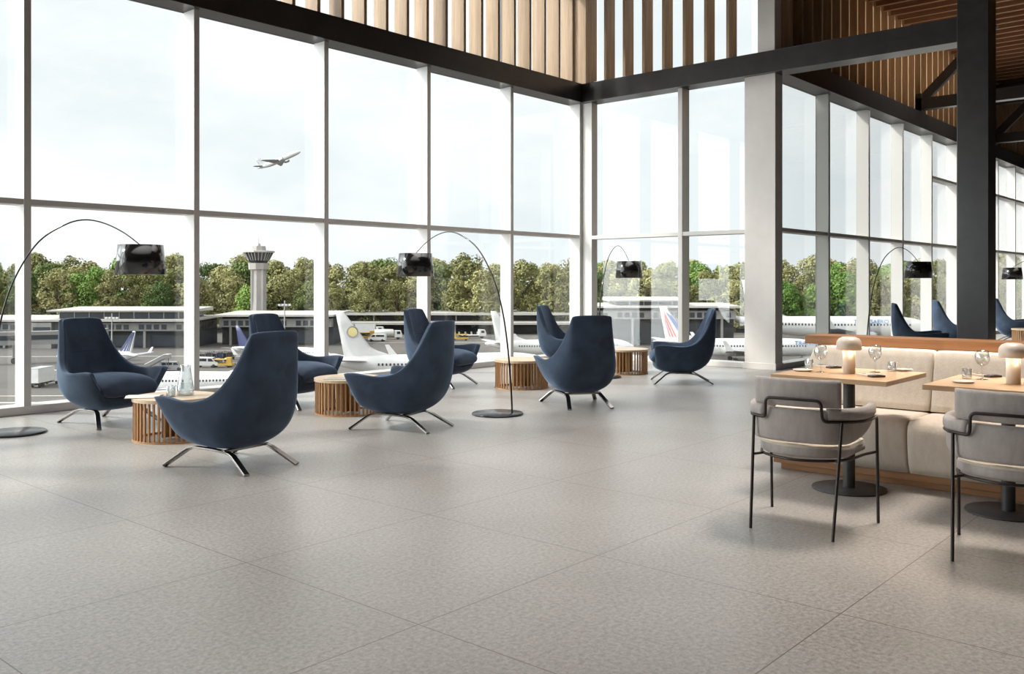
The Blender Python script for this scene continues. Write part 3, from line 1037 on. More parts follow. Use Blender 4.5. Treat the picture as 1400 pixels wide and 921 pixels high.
for d0, r0, r1, wd in ((131, -75, -62, .9), (139, -80, -60, .5), (212, -150, 20, .7), (262, -80, 120, .6)):
    c = [out(r0, d0, GZ + .02), out(r1, d0 + (r1 - r0) * .03, GZ + .02), out(r1, d0 + (r1 - r0) * .03 + wd, GZ + .02), out(r0, d0 + wd, GZ + .02)]
    m.hexa([(x, y, z - .015) for x, y, z in c] + c)
m.build('ground_marking', LINEM, ap)

PWHITE = mat('aircraft_white', (216, 214, 211), 0.35, noise=(0.4, (208, 206, 203)))
PGREY = mat('aircraft_grey', (176, 176, 178), 0.4, noise=(0.5, (166, 166, 168)))
PDARK = mat('aircraft_window_dark', (40, 44, 50), 0.2, noise=(2, (46, 50, 56)))
PNAVY = mat('livery_navy', (44, 52, 92), 0.4, noise=(1, (48, 56, 98)))
PRED = mat('livery_red', (206, 62, 60), 0.4, noise=(1, (198, 58, 56)))
PBLUE = mat('livery_blue', (58, 92, 160), 0.4, noise=(1, (54, 86, 152)))
PTITLE = mat('livery_pale_blue', (104, 140, 184), 0.4, noise=(1, (98, 134, 178)))
PTEAL = mat('livery_teal', (38, 112, 152), 0.4, noise=(1, (36, 104, 144)))
PYEL = mat('livery_yellow', (232, 216, 150), 0.5, noise=(1, (224, 206, 138)))
RUBBER = mat('black_rubber', (34, 33, 33), 0.8, noise=(8, (28, 27, 27)))
GREYM = mat('vehicle_grey', (138, 136, 134), 0.5, noise=(1, (128, 126, 124)))
YELM = mat('vehicle_yellow', (206, 168, 66), 0.5, noise=(1, (192, 154, 58)))
TINW = mat('vehicle_white', (230, 228, 224), 0.45, noise=(1, (220, 218, 214)))

def airliner(label, loc, rz, s=1.0, gear=True, livery=None, title=None, title_x=0, title_h=1.1, pitch=0, fin=None):
    t = thing('airliner', label, 'airplane', loc, rz)
    t.rotation_euler = (0, pitch, rz)
    t.scale = (s, s, s)
    sec = [(-19, .22, 4.35), (-18, .50, 4.22), (-16, .88, 4.0), (-13, 1.35, 3.68), (-10, 1.70, 3.38), (-7, 1.90, 3.2), (-4, 1.97, 3.15), (10, 1.97, 3.15), (13, 1.90, 3.12), (15.5, 1.66, 3.0), (17.2, 1.28, 2.84), (18.4, .80, 2.7), (18.9, .42, 2.62), (19.05, .05, 2.6)]
    n = 28
    m = MB()
    for x, r, zc in sec:
        for k in range(n):
            a = 2 * math.pi * k / n
            m.v.append((x, r * math.cos(a), zc + r * math.sin(a)))
    for i in range(len(sec) - 1):
        for k in range(n):
            m.f.append((i * n + k, i * n + (k + 1) % n, (i + 1) * n + (k + 1) % n, (i + 1) * n + k))
    m.f.append(tuple(range(n)))
    m.sm = [True] * len(m.f)
    fus = m.build('fuselage', PWHITE, t)
    # cabin windows, one strip of small panes per side; cockpit glazing
    m = MB()
    for sy in (-1, 1):
        x = -11.0
        while x < 14:
            rr = 1.97 if -4 <= x <= 10 else (1.97 - (-4 - x) * .035 if x < -4 else 1.97 - (x - 10) * .045)
            zc = 3.15 + (0.03 * (-4 - x) if x < -4 else 0)
            for a0 in (.20,):
                y0 = rr * math.cos(a0) + .012
                z0 = zc + rr * math.sin(a0)
                m.box(x - .13, x + .13, sy * y0 - .05, sy * y0 + .04, z0 - .19, z0 + .19)
            x += .62
    m.build('cabin_windows', PDARK, fus)
    m = MB()
    for sy in (-1, 1):
        m.hexa([(17.0, sy * 1.03, 3.55), (17.75, sy * .55, 3.35), (17.8, sy * .02, 3.38), (17.1, sy * .02, 3.85), (16.7, sy * .92, 3.98), (17.45, sy * .60, 3.62), (17.5, sy * .02, 3.72), (16.8, sy * .02, 4.12)])
    m.build('cockpit_glass', PDARK, fus)
    # fin with a dorsal fillet
    fin_m = fin or PWHITE
    m = MB()
    def finsec(z):
        u = (z - 4.8) / (12.05 - 4.8)
        le = -10.9 - 5.4 * u
        te = -16.3 - 1.35 * u
        if u < .18:
            le += (0.18 - u) * 16
        return le, te, .24 - .13 * u
    zs = [4.3, 4.9, 5.3, 5.8, 6.4, 8, 10, 12.05]
    for z in zs:
        le, te, th = finsec(max(z, 4.8))
        for fx, fy in ((0, 0), (.15, .7), (.4, 1), (.75, .6), (1, .05), (.75, -.6), (.4, -1), (.15, -.7)):
            m.v.append((le + (te - le) * fx, th * fy, z))
    for i in range(len(zs) - 1):
        for k in range(8):
            m.f.append((i * 8 + k, i * 8 + (k + 1) % 8, (i + 1) * 8 + (k + 1) % 8, (i + 1) * 8 + k))
    m.f.append(tuple(range((len(zs) - 1) * 8, len(zs) * 8)))
    m.sm = [True] * (len(m.f) - 1) + [False]
    fn = m.build('tail_fin', fin_m, t)
    if livery == 'emblem':
        m = MB(); m.lathe([(0, -.30), (.74, -.30), (.74, .30), (0, .30)], 28, (-15.0, 0, 8.9), 'y', False)
        m.build('emblem', PYEL, fn)
        m = MB(); m.lathe([(.84, -.28), (.96, -.28), (.96, .28), (.84, .28), (.84, -.28)], 28, (-15.0, 0, 8.9), 'y', False)
        m.build('emblem_ring', PGREY, fn)
    def stripe(f0, f1, col, z0=5.4, z1=11.8):
        m = MB()
        pts = []
        for z in (z0, z1):
            le, te, th = finsec(z)
            for f in (f0, f1):
                pts.append((le + (te - le) * f, z))
        (x0, za), (x1, zb), (x2, zc), (x3, zd) = pts
        m.prism([(x0, za), (x1, zb), (x3, zd), (x2, zc)], -.262, .262)
        m.build('fin_stripe', col, fn)
    if livery == 'redblue':
        stripe(.10, .22, PBLUE, 5.9, 10.2); stripe(.28, .36, PBLUE, 5.6, 10.6); stripe(.41, .46, PBLUE, 5.4, 11)
        stripe(.62, .67, PRED, 5.4, 11); stripe(.72, .77, PRED, 5.4, 10.2); stripe(.82, .86, PRED, 5.4, 9.4)
    if livery == 'blue':
        stripe(.12, .30, PNAVY); stripe(.38, .52, PNAVY); stripe(.58, .66, PNAVY); stripe(.72, .77, PNAVY)
    # tailplane and wings
    def surf(rt, tp, yr, yt, thr, tht):
        """root (le, te, z) and tip (le, te, z)"""
        for sy in (-1, 1):
            m = MB()
            for (le, te, z), y, th in ((rt, yr, thr), (tp, yt, tht)):
                for fx, fz in ((0, 0), (.2, .8), (.45, 1), (1, .05), (.45, -.6), (.2, -.6)):
                    m.v.append((le + (te - le) * fx, sy * y, z + th * fz))
            for k in range(6):
                m.f.append((k, (k + 1) % 6, 6 + (k + 1) % 6, 6 + k))
            m.f.append((5, 4, 3, 2, 1, 0)); m.f.append((6, 7, 8, 9, 10, 11))
            m.sm = [False] * len(m.f)
            yield sy, m
    for sy, m in surf((-12.6, -16.6, 4.2), (-17.0, -18.6, 4.9), .9, 6.9, .22, .08):
        m.build('tailplane', PGREY, t)
    for sy, m in surf((4.6, -3.6, 2.0), (-5.2, -6.9, 3.6), 1.5, 16.4, .50, .14):
        wg = m.build('wing', PGREY, t)
        mm = MB()
        mm.hexa([(-5.3, sy * 16.3, 3.5), (-6.9, sy * 16.3, 3.5), (-6.9, sy * 16.5, 3.5), (-5.3, sy * 16.5, 3.5), (-7.0, sy * 16.8, 5.6), (-7.7, sy * 16.8, 5.6), (-7.7, sy * 16.9, 5.6), (-7.0, sy * 16.9, 5.6)])
        mm.build('winglet', PWHITE, wg)
    for sy in (-1, 1):
        e = MB().lathe([(.55, 5.9), (.82, 6.05), (.98, 5.6), (1.02, 4.4), (.90, 2.9), (.62, 2.2), (.45, 2.2), (.2, 1.4), (0, 1.2)], 26, (0, sy * 5.0, 1.42), 'x')
        e.lathe([(0, 5.5), (.55, 5.9)], 26, (0, sy * 5.0, 1.42), 'x')
        en = e.build('engine', PGREY, t)
        mm = MB().hexa([(4.6, sy * 4.9, 2.0), (.6, sy * 4.9, 2.0), (.6, sy * 5.1, 2.0), (4.6, sy * 5.1, 2.0), (2.6, sy * 4.9, 2.75), (-.4, sy * 4.9, 2.75), (-.4, sy * 5.1, 2.75), (2.6, sy * 5.1, 2.75)])
        mm.build('pylon', PGREY, en)
    if gear:
        for gx, gy in ((13.6, 0), (-1.6, 2.4), (-1.6, -2.4)):
            g = MB().tube([(gx, gy, .5), (gx, gy, 1.9)], .12, 10).build('gear_strut', PGREY, t)
            m = MB()
            for dy in (-.28, .28):
                m.lathe([(0, -.14), (.36, -.14), (.5, -.08), (.5, .08), (.36, .14), (0, .14)], 20, (gx, gy + dy, .5), 'y')
            m.build('wheel_pair', RUBBER, g)
    if title:
        cu = bpy.data.curves.new('title_curve', 'FONT')
        cu.body = title
        cu.size = 1.0
        cu.shear = 0.25
        to = bpy.data.objects.new('title_tmp', cu)
        C.objects.link(to)
        dg = bpy.context.evaluated_depsgraph_get()
        me = bpy.data.meshes.new_from_object(to.evaluated_get(dg))
        bpy.data.objects.remove(to)
        xs = [v.co.x for v in me.vertices]
        k = title_h / 0.72
        Rf = 1.97 + .05
        first = min(xs) + .62
        a0 = .33
        m1 = MB(); m2 = MB()
        for part, keep in ((m1, lambda c: c < first), (m2, lambda c: c >= first)):
            for p in me.polygons:
                cx = sum(me.vertices[i].co.x for i in p.vertices) / len(p.vertices)
                if keep(cx):
                    vs = []
                    for off in (0, -.04):
                        for i in p.vertices:
                            c = me.vertices[i].co
                            a = a0 + c.y * k / Rf
                            vs.append((title_x + c.x * k, -(Rf + off) * math.cos(a), 3.15 + (Rf + off) * math.sin(a)))
                    q = len(p.vertices)
                    part.add(vs, [tuple(range(q)), tuple(range(2 * q - 1, q - 1, -1))] + [(j, (j + 1) % q, q + (j + 1) % q, q + j) for j in range(q)])
        if m1.v:
            m1.build('title_initial', PTEAL, fus)
        if m2.v:
            m2.build('title_lettering', PTITLE, fus)
        bpy.data.meshes.remove(me)
    return t
def rd(r, d, phi=0, z=GZ):
    return out(r, d, z), FACE + R(phi)
L, z_ = rd(-49.4, 136, 180)
airliner('white airliner fuselage low outside the left windows, only roof and windows showing', L, z_, .8)
L, z_ = rd(-86, 189, 155)
airliner('small white airliner with navy stripes on its tail, behind the leftmost armchair', L, z_, .62, livery='blue')
L, z_ = rd(-50.5, 199, -18)
airliner('small white airliner with a plain navy tail fin, below the control tower', L, z_, .65, fin=PNAVY)
L, z_ = rd(-11.5, 155, 15)
airliner('white airliner with a round yellow emblem on its tall white tail', L, z_, 1.03, livery='emblem')
L, z_ = rd(11, 204, 15)
airliner('white airliner with an all-white tail, behind the middle arc lamp stem', L, z_, .92)
L, z_ = rd(50, 200, 0)
airliner('white airliner with red and blue stripes on its tail, behind the armchair in profile', L, z_, 1.0, livery='redblue', title='TRANSAERO', title_x=11.3, title_h=1.0)
L, z_ = rd(92.5, 262, 0)
airliner('large white airliner with blue lettering, beyond the wall of windows behind the banquette', L, z_, 1.5, title='TRANSAERO', title_x=3.0, title_h=.85)
L, z_ = rd(-178, 700, -12, 92)
airliner('airliner climbing away in the sky above the trees', L, z_, 1.0, gear=False, pitch=-R(21), fin=PGREY)

# ---- control tower
CONC = mat('tower_concrete', (172, 167, 161), 0.8, noise=(.4, (162, 156, 150)))
DGLASS = mat('dark_facade_glass', (58, 62, 66), 0.25, noise=(.3, (48, 51, 55)))
ROOFW = mat('pale_roof', (186, 181, 174), 0.6, noise=(.2, (174, 169, 162)))
FACADE = mat('grey_facade', (150, 147, 143), 0.7, noise=(.3, (138, 135, 131)))
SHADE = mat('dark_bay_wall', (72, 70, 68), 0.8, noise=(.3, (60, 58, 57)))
t = thing('control_tower', 'pale concrete airport control tower rising in front of the trees', 'control tower', out(-79.5, 286), FACE)
MB().box(-4.6, 3.6, -3.8, 3.8, 0, 7.9).build('base_block', CONC, t)
m = MB()
m.lathe([(2.55, 7.9), (2.35, 12), (2.25, 23.4)], 8, (0, 0, 0), smooth=False)
m.build('shaft', CONC, t)
m = MB()
for k in range(4):
    a = k * math.pi / 2 + math.pi / 8 * 2
    m.box(2.3 * math.cos(a) - .35, 2.3 * math.cos(a) + .35, 2.3 * math.sin(a) - .35, 2.3 * math.sin(a) + .35, 7.9, 23.3)
m.build('shaft_ribs', CONC, t)
m = MB()
m.lathe([(0, 21.4), (3.1, 21.4), (3.2, 23.4), (0, 23.4)], 8, smooth=False)
m.build('collar', CONC, t)
m = MB()
m.lathe([(2.6, 23.4), (3.3, 24.2), (4.6, 26.7), (0, 26.7)], 8, smooth=False)
cab = m.build('cab', DGLASS, t)
m = MB()
for k in range(24):
    a = 2 * math.pi * k / 24
    f = math.cos(math.pi / 8) / math.cos((a % (math.pi / 4)) - math.pi / 8)
    m.bar((3.34 * f * math.cos(a), 3.34 * f * math.sin(a), 24.2), (4.66 * f * math.cos(a), 4.66 * f * math.sin(a), 26.7), .22, .14)
m.build('cab_mullions', CONC, cab)
MB().lathe([(0, 26.7), (5.2, 26.7), (5.0, 27.2), (2.4, 27.4), (2.2, 28.7), (0, 28.7)], 8, smooth=False).build('roof', CONC, t)
MB().lathe([(.7, 28.7), (.6, 29.4), (.12, 29.7), (.08, 31.2), (0, 31.2)], 12).build('mast', PGREY, t)

# ---- terminal buildings
def pier(name, label, r0, r1, d, roof, canopy, band, depth=22, clerestory=None, step=6.2, stair=None):
    """roof z, canopy z, window band z0..z1 (heights above the apron)"""
    rc = (r0 + r1) / 2
    hw = (r1 - r0) / 2
    t = thing(name, label, 'airport building', out(rc, d), FACE)
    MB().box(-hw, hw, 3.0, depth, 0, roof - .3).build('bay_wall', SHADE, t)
    MB().box(-hw, hw, .4, depth, band[0] - .4, band[1] + .5).build('band_wall', FACADE, t)
    m = MB()
    x = -hw + 1.2
    k = 0
    while x < hw - 2.2:
        if k % 5 != 4:
            m.box(x, x + 1.35, .32, .5, band[0], band[1])
        x += 2.0
        k += 1
    m.build('band_windows', DGLASS, t)
    m = MB()
    m.hexa([(-hw - 1, -1.8, canopy - .25), (hw + 1, -1.8, canopy - .25), (hw + 1, depth, canopy + .1), (-hw - 1, depth, canopy + .1), (-hw - 1, -1.8, canopy + .25), (hw + 1, -1.8, canopy + .25), (hw + 1, depth, canopy + .7), (-hw - 1, depth, canopy + .7)])
    m.build('roof_slab', ROOFW, t)
    x = -hw + 3
    while x < hw:
        MB().box(x - .3, x + .3, .6, 1.2, 0, band[0] - .4).build('column', FACADE, t)
        x += step * 2
    m = MB()
    x = -hw + 3
    while x < hw - 5:
        m.box(x + .8, x + 2 * step - .8, 2.7, 2.95, .3, band[0] - 1.6)
        x += step * 2
    m.build('bay_doors', DGLASS, t)
    if stair:
        MB().box(stair[0], stair[1], -1.5, 3, 0, roof - .6).build('stair_tower', FACADE, t)
        MB().box(stair[0] + 2.2, stair[1] - .3, -1.6, -1.5, 1.2, 5.6).build('stair_glazing', DGLASS, t)
    if clerestory:
        c0, c1, ctop = clerestory
        MB().box(c0, c1, 4, depth - 4, canopy + .3, ctop - .5).build('clerestory', DGLASS, t)
        m = MB()
        x = c0
        while x <= c1:
            m.box(x - .12, x + .12, 3.85, 4.02, canopy + .3, ctop - .5)
            x += 4.0
        m.build('clerestory_mullions', PGREY, t)
        MB().hexa([(c0 - 2, 1.0, ctop - .5), (c1 + 2, 1.0, ctop - .5), (c1 + 2, depth - 2, ctop - .5), (c0 - 2, depth - 2, ctop - .5), (c0 - 2, .6, ctop - .1), (c1 + 2, .6, ctop - .1), (c1 + 2, depth - 2, ctop + .5), (c0 - 2, depth - 2, ctop + .5)]).build('upper_roof', ROOFW, t)
    return t
pier('terminal_building', 'long grey terminal with a raised glazed roof, outside the leftmost windows', -150, -85, 241, 7.4, 7.3, (4.9, 6.2), clerestory=(-4, 30, 10.0), stair=(-10.5, -3.5))
pier('terminal_building', 'low terminal wing with window band below the control tower', -81, -50, 252, 8.0, 8.2, (5.4, 6.8))
pier('terminal_building', 'terminal front with square windows, beyond the front glass wall', 18, 62, 252, 10.2, 10.6, (7.6, 9.0), clerestory=(-11, 7, 12.6))
def canopy_pier(label, r0, r1, d):
    rc = (r0 + r1) / 2; hw = (r1 - r0) / 2
    t = thing('open_concourse', label, 'airport building', out(rc, d), FACE)
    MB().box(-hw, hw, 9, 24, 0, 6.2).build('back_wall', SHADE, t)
    for z, y0, nm in ((6.6, 4, 'upper_roof'), (3.6, -1, 'lower_roof')):
        MB().hexa([(-hw, y0, z - .3), (hw, y0, z - .3), (hw, 24, z - .1), (-hw, 24, z - .1), (-hw, y0, z + .45), (hw, y0, z + .45), (hw, 24, z + 1.0), (-hw, 24, z + 1.0)]).build(nm, ROOFW, t)
    x = -hw + 4
    while x < hw:
        MB().box(x - .25, x + .25, 0, .5, 0, 3.4).build('column', FACADE, t)
        MB().box(x - .2, x + .2, 6, 6.4, 3.6, 6.4).build('upper_post', FACADE, t)
        x += 14
    return t
canopy_pier('open concourse with two long white roofs, beyond the emblem-tailed airliner', -65, 24, 304)

# ---- tree belt
def leafmat(name, a, b):
    m = bpy.data.materials.new(name)
    m.use_nodes = True
    t = m.node_tree
    p = t.nodes['Principled BSDF']
    p.inputs['Roughness'].default_value = 0.8
    p.inputs['Specular IOR Level'].default_value = 0.15
    tcn = t.nodes.new('ShaderNodeTexCoord')
    n = t.nodes.new('ShaderNodeTexNoise'); n.inputs['Scale'].default_value = 0.35; n.inputs['Detail'].default_value = 5
    oi = t.nodes.new('ShaderNodeObjectInfo')
    ad = t.nodes.new('ShaderNodeMath'); ad.operation = 'MULTIPLY_ADD'; ad.inputs[1].default_value = .5; 
    t.links.new(tcn.outputs['Object'], n.inputs['Vector'])
    t.links.new(oi.outputs['Random'], ad.inputs[0]); 
    sb = t.nodes.new('ShaderNodeMath'); sb.operation = 'SUBTRACT'; sb.inputs[1].default_value = .25
    t.links.new(n.outputs['Fac'], sb.inputs[0])
    t.links.new(sb.outputs[0], ad.inputs[2])
    r = t.nodes.new('ShaderNodeValToRGB')
    r.color_ramp.elements[0].position = .25; r.color_ramp.elements[0].color = lin(a)
    r.color_ramp.elements[1].position = .75; r.color_ramp.elements[1].color = lin(b)
    t.links.new(ad.outputs[0], r.inputs['Fac'])
    t.links.new(r.outputs['Color'], p.inputs['Base Color'])
    return m
OLIVE = leafmat('olive_leaves', (118, 118, 74), (164, 160, 112))
GREEN = leafmat('fresh_green_leaves', (96, 128, 60), (144, 168, 92))
DARKG = leafmat('deep_green_leaves', (80, 100, 56), (124, 134, 84))
BARK = mat('tree_bark', (92, 78, 64), 0.9, noise=(2, (74, 62, 50)))
def tree(seed, leaf, name, label):
    rg = random.Random(seed)
    t = thing(name, label, 'tree')
    H = 24
    m = MB()
    m.tube([(0, 0, 0), (.2, .1, 5), (0, .3, 11), (.3, 0, 16)], [.75, .6, .45, .2], 10)
    for k in range(6):
        a = rg.uniform(0, 6.28); z = rg.uniform(6, 13)
        m.tube([(0, 0, z), (2.2 * math.cos(a), 2.2 * math.sin(a), z + 2.2), (4.4 * math.cos(a), 4.4 * math.sin(a), z + 3.4)], [.3, .2, .08], 6)
    m.build('trunk', BARK, t)
    m = MB()
    blobs = []
    for k in range(54):
        u = rg.random()
        z = 3.5 + 18.5 * u
        rad = 6.8 * math.sin(math.pi * min(1, max(.12, (u * .80 + .17)))) ** .7
        a = rg.uniform(0, 6.28)
        rr = rad * rg.uniform(.45, 1.0)
        blobs.append((rr * math.cos(a), rr * math.sin(a), z, rg.uniform(1.5, 2.7)))
    for bx, by, bz, br in blobs:
        for k in range(105):
            th = math.acos(rg.uniform(-.65, 1)); ph = rg.uniform(0, 6.28)
            nrm = Vector((math.sin(th) * math.cos(ph), math.sin(th) * math.sin(ph), math.cos(th)))
            c = Vector((bx, by, bz)) + nrm * br * rg.uniform(.78, 1.05)
            nn = (nrm + Vector((rg.uniform(-.7, .7), rg.uniform(-.7, .7), rg.uniform(-.5, .7)))).normalized()
            a1 = nn.orthogonal().normalized()
            a1 = (a1 * math.cos(ph * 3) + nn.cross(a1) * math.sin(ph * 3))
            a2 = nn.cross(a1)
            s_ = rg.uniform(.28, .55)
            o = len(m.v)
            m.v += [tuple(c + a1 * s_), tuple(c + a2 * s_ * .7 + nn * .1), tuple(c - a1 * s_), tuple(c - a2 * s_ * .7 + nn * .06)]
            m.f.append((o, o + 1, o + 2, o + 3)); m.sm.append(False)
    me = bpy.data.meshes.new('crown')
    me.from_pydata(m.v, [], m.f)
    me.materials.append(leaf)
    o = bpy.data.objects.new('crown', me)
    C.objects.link(o); o.parent = t
    return t
kinds = [tree(1, OLIVE, 'broadleaf_tree', 'olive-brown broadleaf tree in the belt behind the airport buildings'),
         tree(2, OLIVE, 'broadleaf_tree', 'olive-brown broadleaf tree in the belt behind the airport buildings'),
         tree(3, GREEN, 'broadleaf_tree', 'fresh green broadleaf tree in the belt behind the airport buildings'),
         tree(4, DARKG, 'broadleaf_tree', 'deep green broadleaf tree in the belt behind the airport buildings'),
         tree(5, OLIVE, 'broadleaf_tree', 'olive-brown broadleaf tree in the belt behind the airport buildings')]
groups = ['olive-brown trees', 'olive-brown trees', 'fresh green trees', 'deep green trees', 'olive-brown trees']
used = set()
def plant(r, d, s):
    k = rnd.choices(range(5), (2.2, 2.4, 2.6, 2.0, 2.4))[0]
    loc = out(r, d); rz = rnd.uniform(0, 6.28)
    if k not in used:
        used.add(k)
        o = kinds[k]
        o.location = loc; o.rotation_euler = (0, 0, rz); o['group'] = groups[k]
    else:
        o = dup(kinds[k], loc, rz, None, groups[k])
    o.scale = (s * rnd.uniform(.95, 1.15), s * rnd.uniform(.95, 1.15), s)
r = -215
while r < 205:
    plant(r + rnd.uniform(-2, 2), 318 + rnd.uniform(-5, 5), rnd.uniform(.74, .95)); r += rnd.uniform(8.0, 11)
r = -220
while r < 210:
    plant(r + rnd.uniform(-2, 2), 334 + rnd.uniform(-4, 4), rnd.uniform(.95, 1.10)); r += rnd.uniform(8.5, 12)
r = -220
while r < 215:
    plant(r + rnd.uniform(-2, 2), 352 + rnd.uniform(-4, 4), rnd.uniform(1.02, 1.22)); r += rnd.uniform(9, 13)

# ---- ground vehicles and airfield furniture
def wheels(t, spots, r=.42, wd=.28):
    for x, y in spots:
        w_ = MB().lathe([(0, -wd / 2), (r * .8, -wd / 2), (r, -wd * .35), (r, wd * .35), (r * .8, wd / 2), (0, wd / 2)], 18, (x, y, r), 'y').build('wheel', RUBBER, t)
def place(u, v, phi):
    r, d = ground(u, v)
    return out(r, d), FACE + R(phi)
def van(u, v, phi, label, body=TINW, s=1.0):
    L, z = place(u, v, phi)
    t = thing('van', label, 'van', L, z); t.scale = (s, s, s)
    MB().prism([(-2.6, .45), (2.6, .45), (2.65, 1.1), (2.0, 1.3), (1.35, 2.15), (-2.5, 2.25), (-2.65, 1.6)], -.95, .95).build('body', body, t, .05)
    m = MB()
    for sy in (-1, 1):
        m.prism([(.5, 1.35), (1.75, 1.35), (1.25, 1.95), (.5, 1.95)], sy * .96 - .01, sy * .96 + .01)
        m.box(-2.2, .2, sy * .96 - .01, sy * .96 + .01, 1.4, 1.95)
    m.prism([(2.02, 1.30), (2.06, 1.30), (1.42, 2.1), (1.38, 2.1)], -.85, .85)
    m.build('windows', PDARK, t)
    wheels(t, [(1.7, .85), (1.7, -.85), (-1.7, .85), (-1.7, -.85)], .38)
    return t
def truck(u, v, phi, label, kind, body=TINW, s=1.0):
    L, z = place(u, v, phi)
    t = thing({'tank': 'tank_truck', 'box': 'box_truck', 'flat': 'flatbed_truck'}[kind], label, 'truck', L, z); t.scale = (s, s, s)
    cab = MB().prism([(1.9, .6), (4.1, .6), (4.2, 1.5), (3.8, 2.6), (1.9, 2.7)], -1.1, 1.1).build('cab', TINW, t, .05)
    m = MB().prism([(3.98, 1.62), (4.2, 1.55), (3.82, 2.5), (3.7, 2.5)], -1.0, 1.0)
    for sy in (-1, 1):
        m.box(2.6, 3.6, sy * 1.1 - .02, sy * 1.1 + .02, 1.6, 2.4)
    m.build('cab_windows', PDARK, cab)
    MB().box(-4.2, 3.8, -.6, .6, .5, .85).build('chassis', SHADE, t)
    if kind == 'tank':
        MB().lathe([(0, -4.3), (.8, -4.25), (1.1, -4.0), (1.15, -1), (1.1, 1.4), (.8, 1.65), (0, 1.7)], 28, (0, 0, 1.95), 'x').build('tank', body, t)
    elif kind == 'box':
        MB().box(-4.3, 1.6, -1.2, 1.2, .9, 3.5).build('cargo_box', body, t, .03)
        MB().box(-4.3, 1.6, -1.22, 1.22, 3.5, 3.58).build('box_roof', PGREY, t)
    else:
        MB().box(-4.3, 1.7, -1.2, 1.2, .85, 1.05).build('deck', body, t)
        m = MB()
        for x in (-4.2, -2.2, -.3, 1.6):
            for sy in (-1.12, 1.12):
                m.box(x - .06, x + .06, sy - .06, sy + .06, 1.05, 2.0)
        m.build('deck_posts', body, t)
    wheels(t, [(2.9, .95), (2.9, -.95), (-2.2, .95), (-2.2, -.95), (-3.3, .95), (-3.3, -.95)], .48)
    return t
def cart(u, v, phi, label, col):
    L, z = place(u, v, phi)
    t = thing('baggage_cart', label, 'cart', L, z, 'baggage carts on the apron')
    MB().box(-1.6, 1.6, -.8, .8, .5, .65).build('platform', SHADE, t)
    m = MB()
    for x in (-1.5, 0, 1.5):
        for y in (-.72, .72):
            m.box(x - .05, x + .05, y - .05, y + .05, .65, 1.9)
    m.box(-1.65, 1.65, -.85, .85, 1.9, 2.0)
    m.build('canopy_frame', GREYM, t)
    MB().box(-1.3, -.1, -.6, .6, .65, 1.35).box(.1, 1.3, -.6, .6, .65, 1.55).build('load', col, t, .05)
    wheels(t, [(1.1, .7), (1.1, -.7), (-1.1, .7), (-1.1, -.7)], .28, .2)
    return t
def loader(u, v, phi, label, s=1.0):
    L, z = place(u, v, phi)
    t = thing('cargo_loader', label, 'loader', L, z); t.scale = (s, s, s)
    MB().box(-3.2, 3.2, -1.2, 1.2, .55, 1.15).build('chassis', YELM, t, .04)
    MB().box(1.6, 2.9, -1.1, 0.1, 1.15, 2.8).build('cab', YELM, t, .05)
    MB().box(-3.0, 1.4, -1.15, 1.15, 2.1, 2.3).build('platform', YELM, t)
    m = MB()
    for sy in (-.9, .9):
        m.bar((-2.6, sy, 1.15), (1.0, sy, 2.1), .16, .16, (0, 1, 0)); m.bar((1.0, sy, 1.15), (-2.6, sy, 2.1), .16, .16, (0, 1, 0))
    m.build('scissor_arms', SHADE, t)
    wheels(t, [(2.2, 1.0), (2.2, -1.0), (-2.2, 1.0), (-2.2, -1.0)], .42)
    return t
truck(531, 463.5, 8, 'white tank truck on the far apron, right of the yellow emblem tail', 'tank')
truck(506, 458.5, 0, 'white box truck under the concourse roof, behind the yellow loader', 'box', TINW, 1.1)
loader(499, 464.5, 0, 'yellow cargo loader parked right of the emblem tail')
van(516, 466.5, 175, 'white van in front of the tank truck')
truck(646, 462, 10, 'white flatbed vehicle with posts, left of the all-white tail', 'flat')
loader(629, 465, 180, 'small yellow loader left of the white flatbed', .8)
van(283, 502, 0, 'white van with dark windows outside the window, left of the navy-tailed airliner', PWHITE, .95)
loader(303, 502, 0, 'yellow loader beside the white van, below the navy tail fin', .75)
truck(322, 500, 180, 'grey flatbed under the tail cone of the navy-tailed airliner', 'flat', GREYM, .6)
cart(282, 492, 0, 'leftmost baggage cart of the row behind the vans', SHADE)
cart(297, 491.5, 0, 'middle baggage cart of the row behind the vans', PNAVY)
cart(311, 491, 0, 'rightmost baggage cart of the row behind the vans', SHADE)
van(234, 506, 20, 'small grey van beside the passenger stairs', PGREY, .8)
van(873, 466, 10, 'white van beyond the front glass, left of the striped tail', TINW, 1.25)
truck(60, 527, 90, 'white catering truck low outside the second window from the left', 'box', TINW, .9)
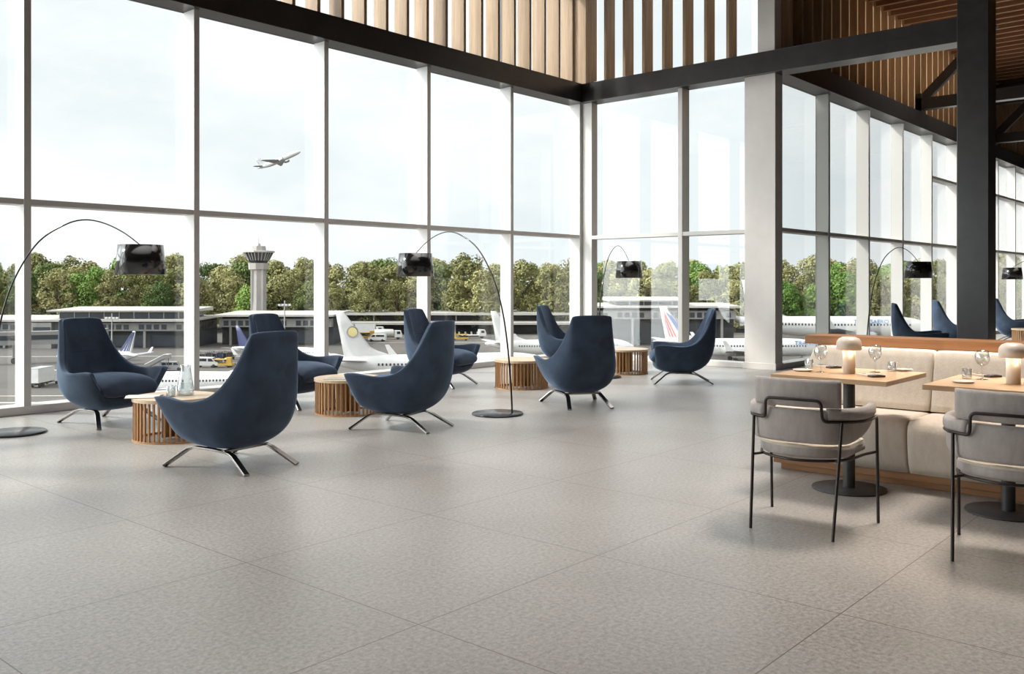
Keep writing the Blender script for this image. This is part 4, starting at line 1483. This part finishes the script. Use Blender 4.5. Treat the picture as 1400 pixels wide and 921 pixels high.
def airstairs(u, v, phi, label):
    L, z = place(u, v, phi)
    t = thing('passenger_stairs', label, 'boarding stairs', L, z); t.scale = (.7, .7, .7)
    MB().box(-3.6, 3.0, -1.0, 1.0, .4, .9).build('chassis', GREYM, t)
    m = MB()
    for k in range(12):
        m.box(-3.4 + k * .45, -2.9 + k * .45, -.75, .75, .75 + k * .24, .95 + k * .24)
    m.box(1.95, 3.4, -.8, .8, 3.5, 3.68)
    m.build('steps', GREYM, t)
    for sy in (-1, 1):
        m = MB().prism([(-3.4, .9), (2.0, 3.6), (3.4, 3.6), (3.4, 4.6), (2.0, 4.6), (-3.4, 1.8)], sy * .85 - .04, sy * .85 + .04)
        m.build('side_panel', GREYM, t)
        MB().tube([(-3.5, sy * .85, 1.9), (2.0, sy * .85, 4.7), (3.4, sy * .85, 4.7)], .07, 8).build('handrail', TINW, t)
    m = MB()
    for sy in (-.8, .8):
        m.bar((2.6, sy, .9), (2.6, sy, 3.5), .16, .16)
    m.build('support_legs', GREYM, t)
    wheels(t, [(1.9, .95), (1.9, -.95), (-2.5, .95), (-2.5, -.95)], .36)
airstairs(216, 507, 0, 'grey wheeled passenger stairs on the apron, behind the leftmost armchair')
def mast(u, v, label, h):
    r, d = ground(u, v)
    t = thing('floodlight_mast', label, 'light pole', out(r, d), FACE)
    MB().tube([(0, 0, 0), (0, 0, h)], [.22, .12], 10).build('pole', PGREY, t)
    MB().box(-1.6, 1.6, -.1, .1, h - 1.6, h - 1.4).build('crossarm', PGREY, t)
    m = MB()
    for x in (-1.4, -.5, .5, 1.4):
        m.box(x - .3, x + .3, -.35, .1, h - 1.4, h - .95)
    m.build('lamp_heads', TINW, t)
mast(153, 478, 'slim floodlight mast in front of the long terminal, above the leftmost armchair', 9.4)
mast(389, 474, 'slim floodlight mast right of the control tower', 12.5)
def jetbridge(u, v, label):
    r, d = ground(u, v)
    t = thing('jet_bridge', label, 'jet bridge', out(r, d), FACE + R(28))
    MB().box(-13, 10, -1.5, 1.5, 4.0, 6.8).build('tunnel', FACADE, t)
    MB().box(-12.6, 9.6, -1.54, 1.54, 5.0, 6.0).build('tunnel_windows', DGLASS, t)
    MB().lathe([(0, 3.8), (2.6, 3.8), (2.6, 7.1), (0, 7.3)], 20, (10, 0, 0), smooth=False).build('rotunda', FACADE, t)
    MB().tube([(9.8, 0, 0), (9.8, 0, 4)], .55, 14).build('column', ROOFW, t)
    MB().tube([(-6, 0, .6), (-6, 0, 4)], .35, 12).build('lift_column', GREYM, t)
    wheels(t, [(-6, 1.0), (-6, -1.0)], .6, .4)
jetbridge(62, 495, 'grey jet bridge on a column, outside the second window from the left')
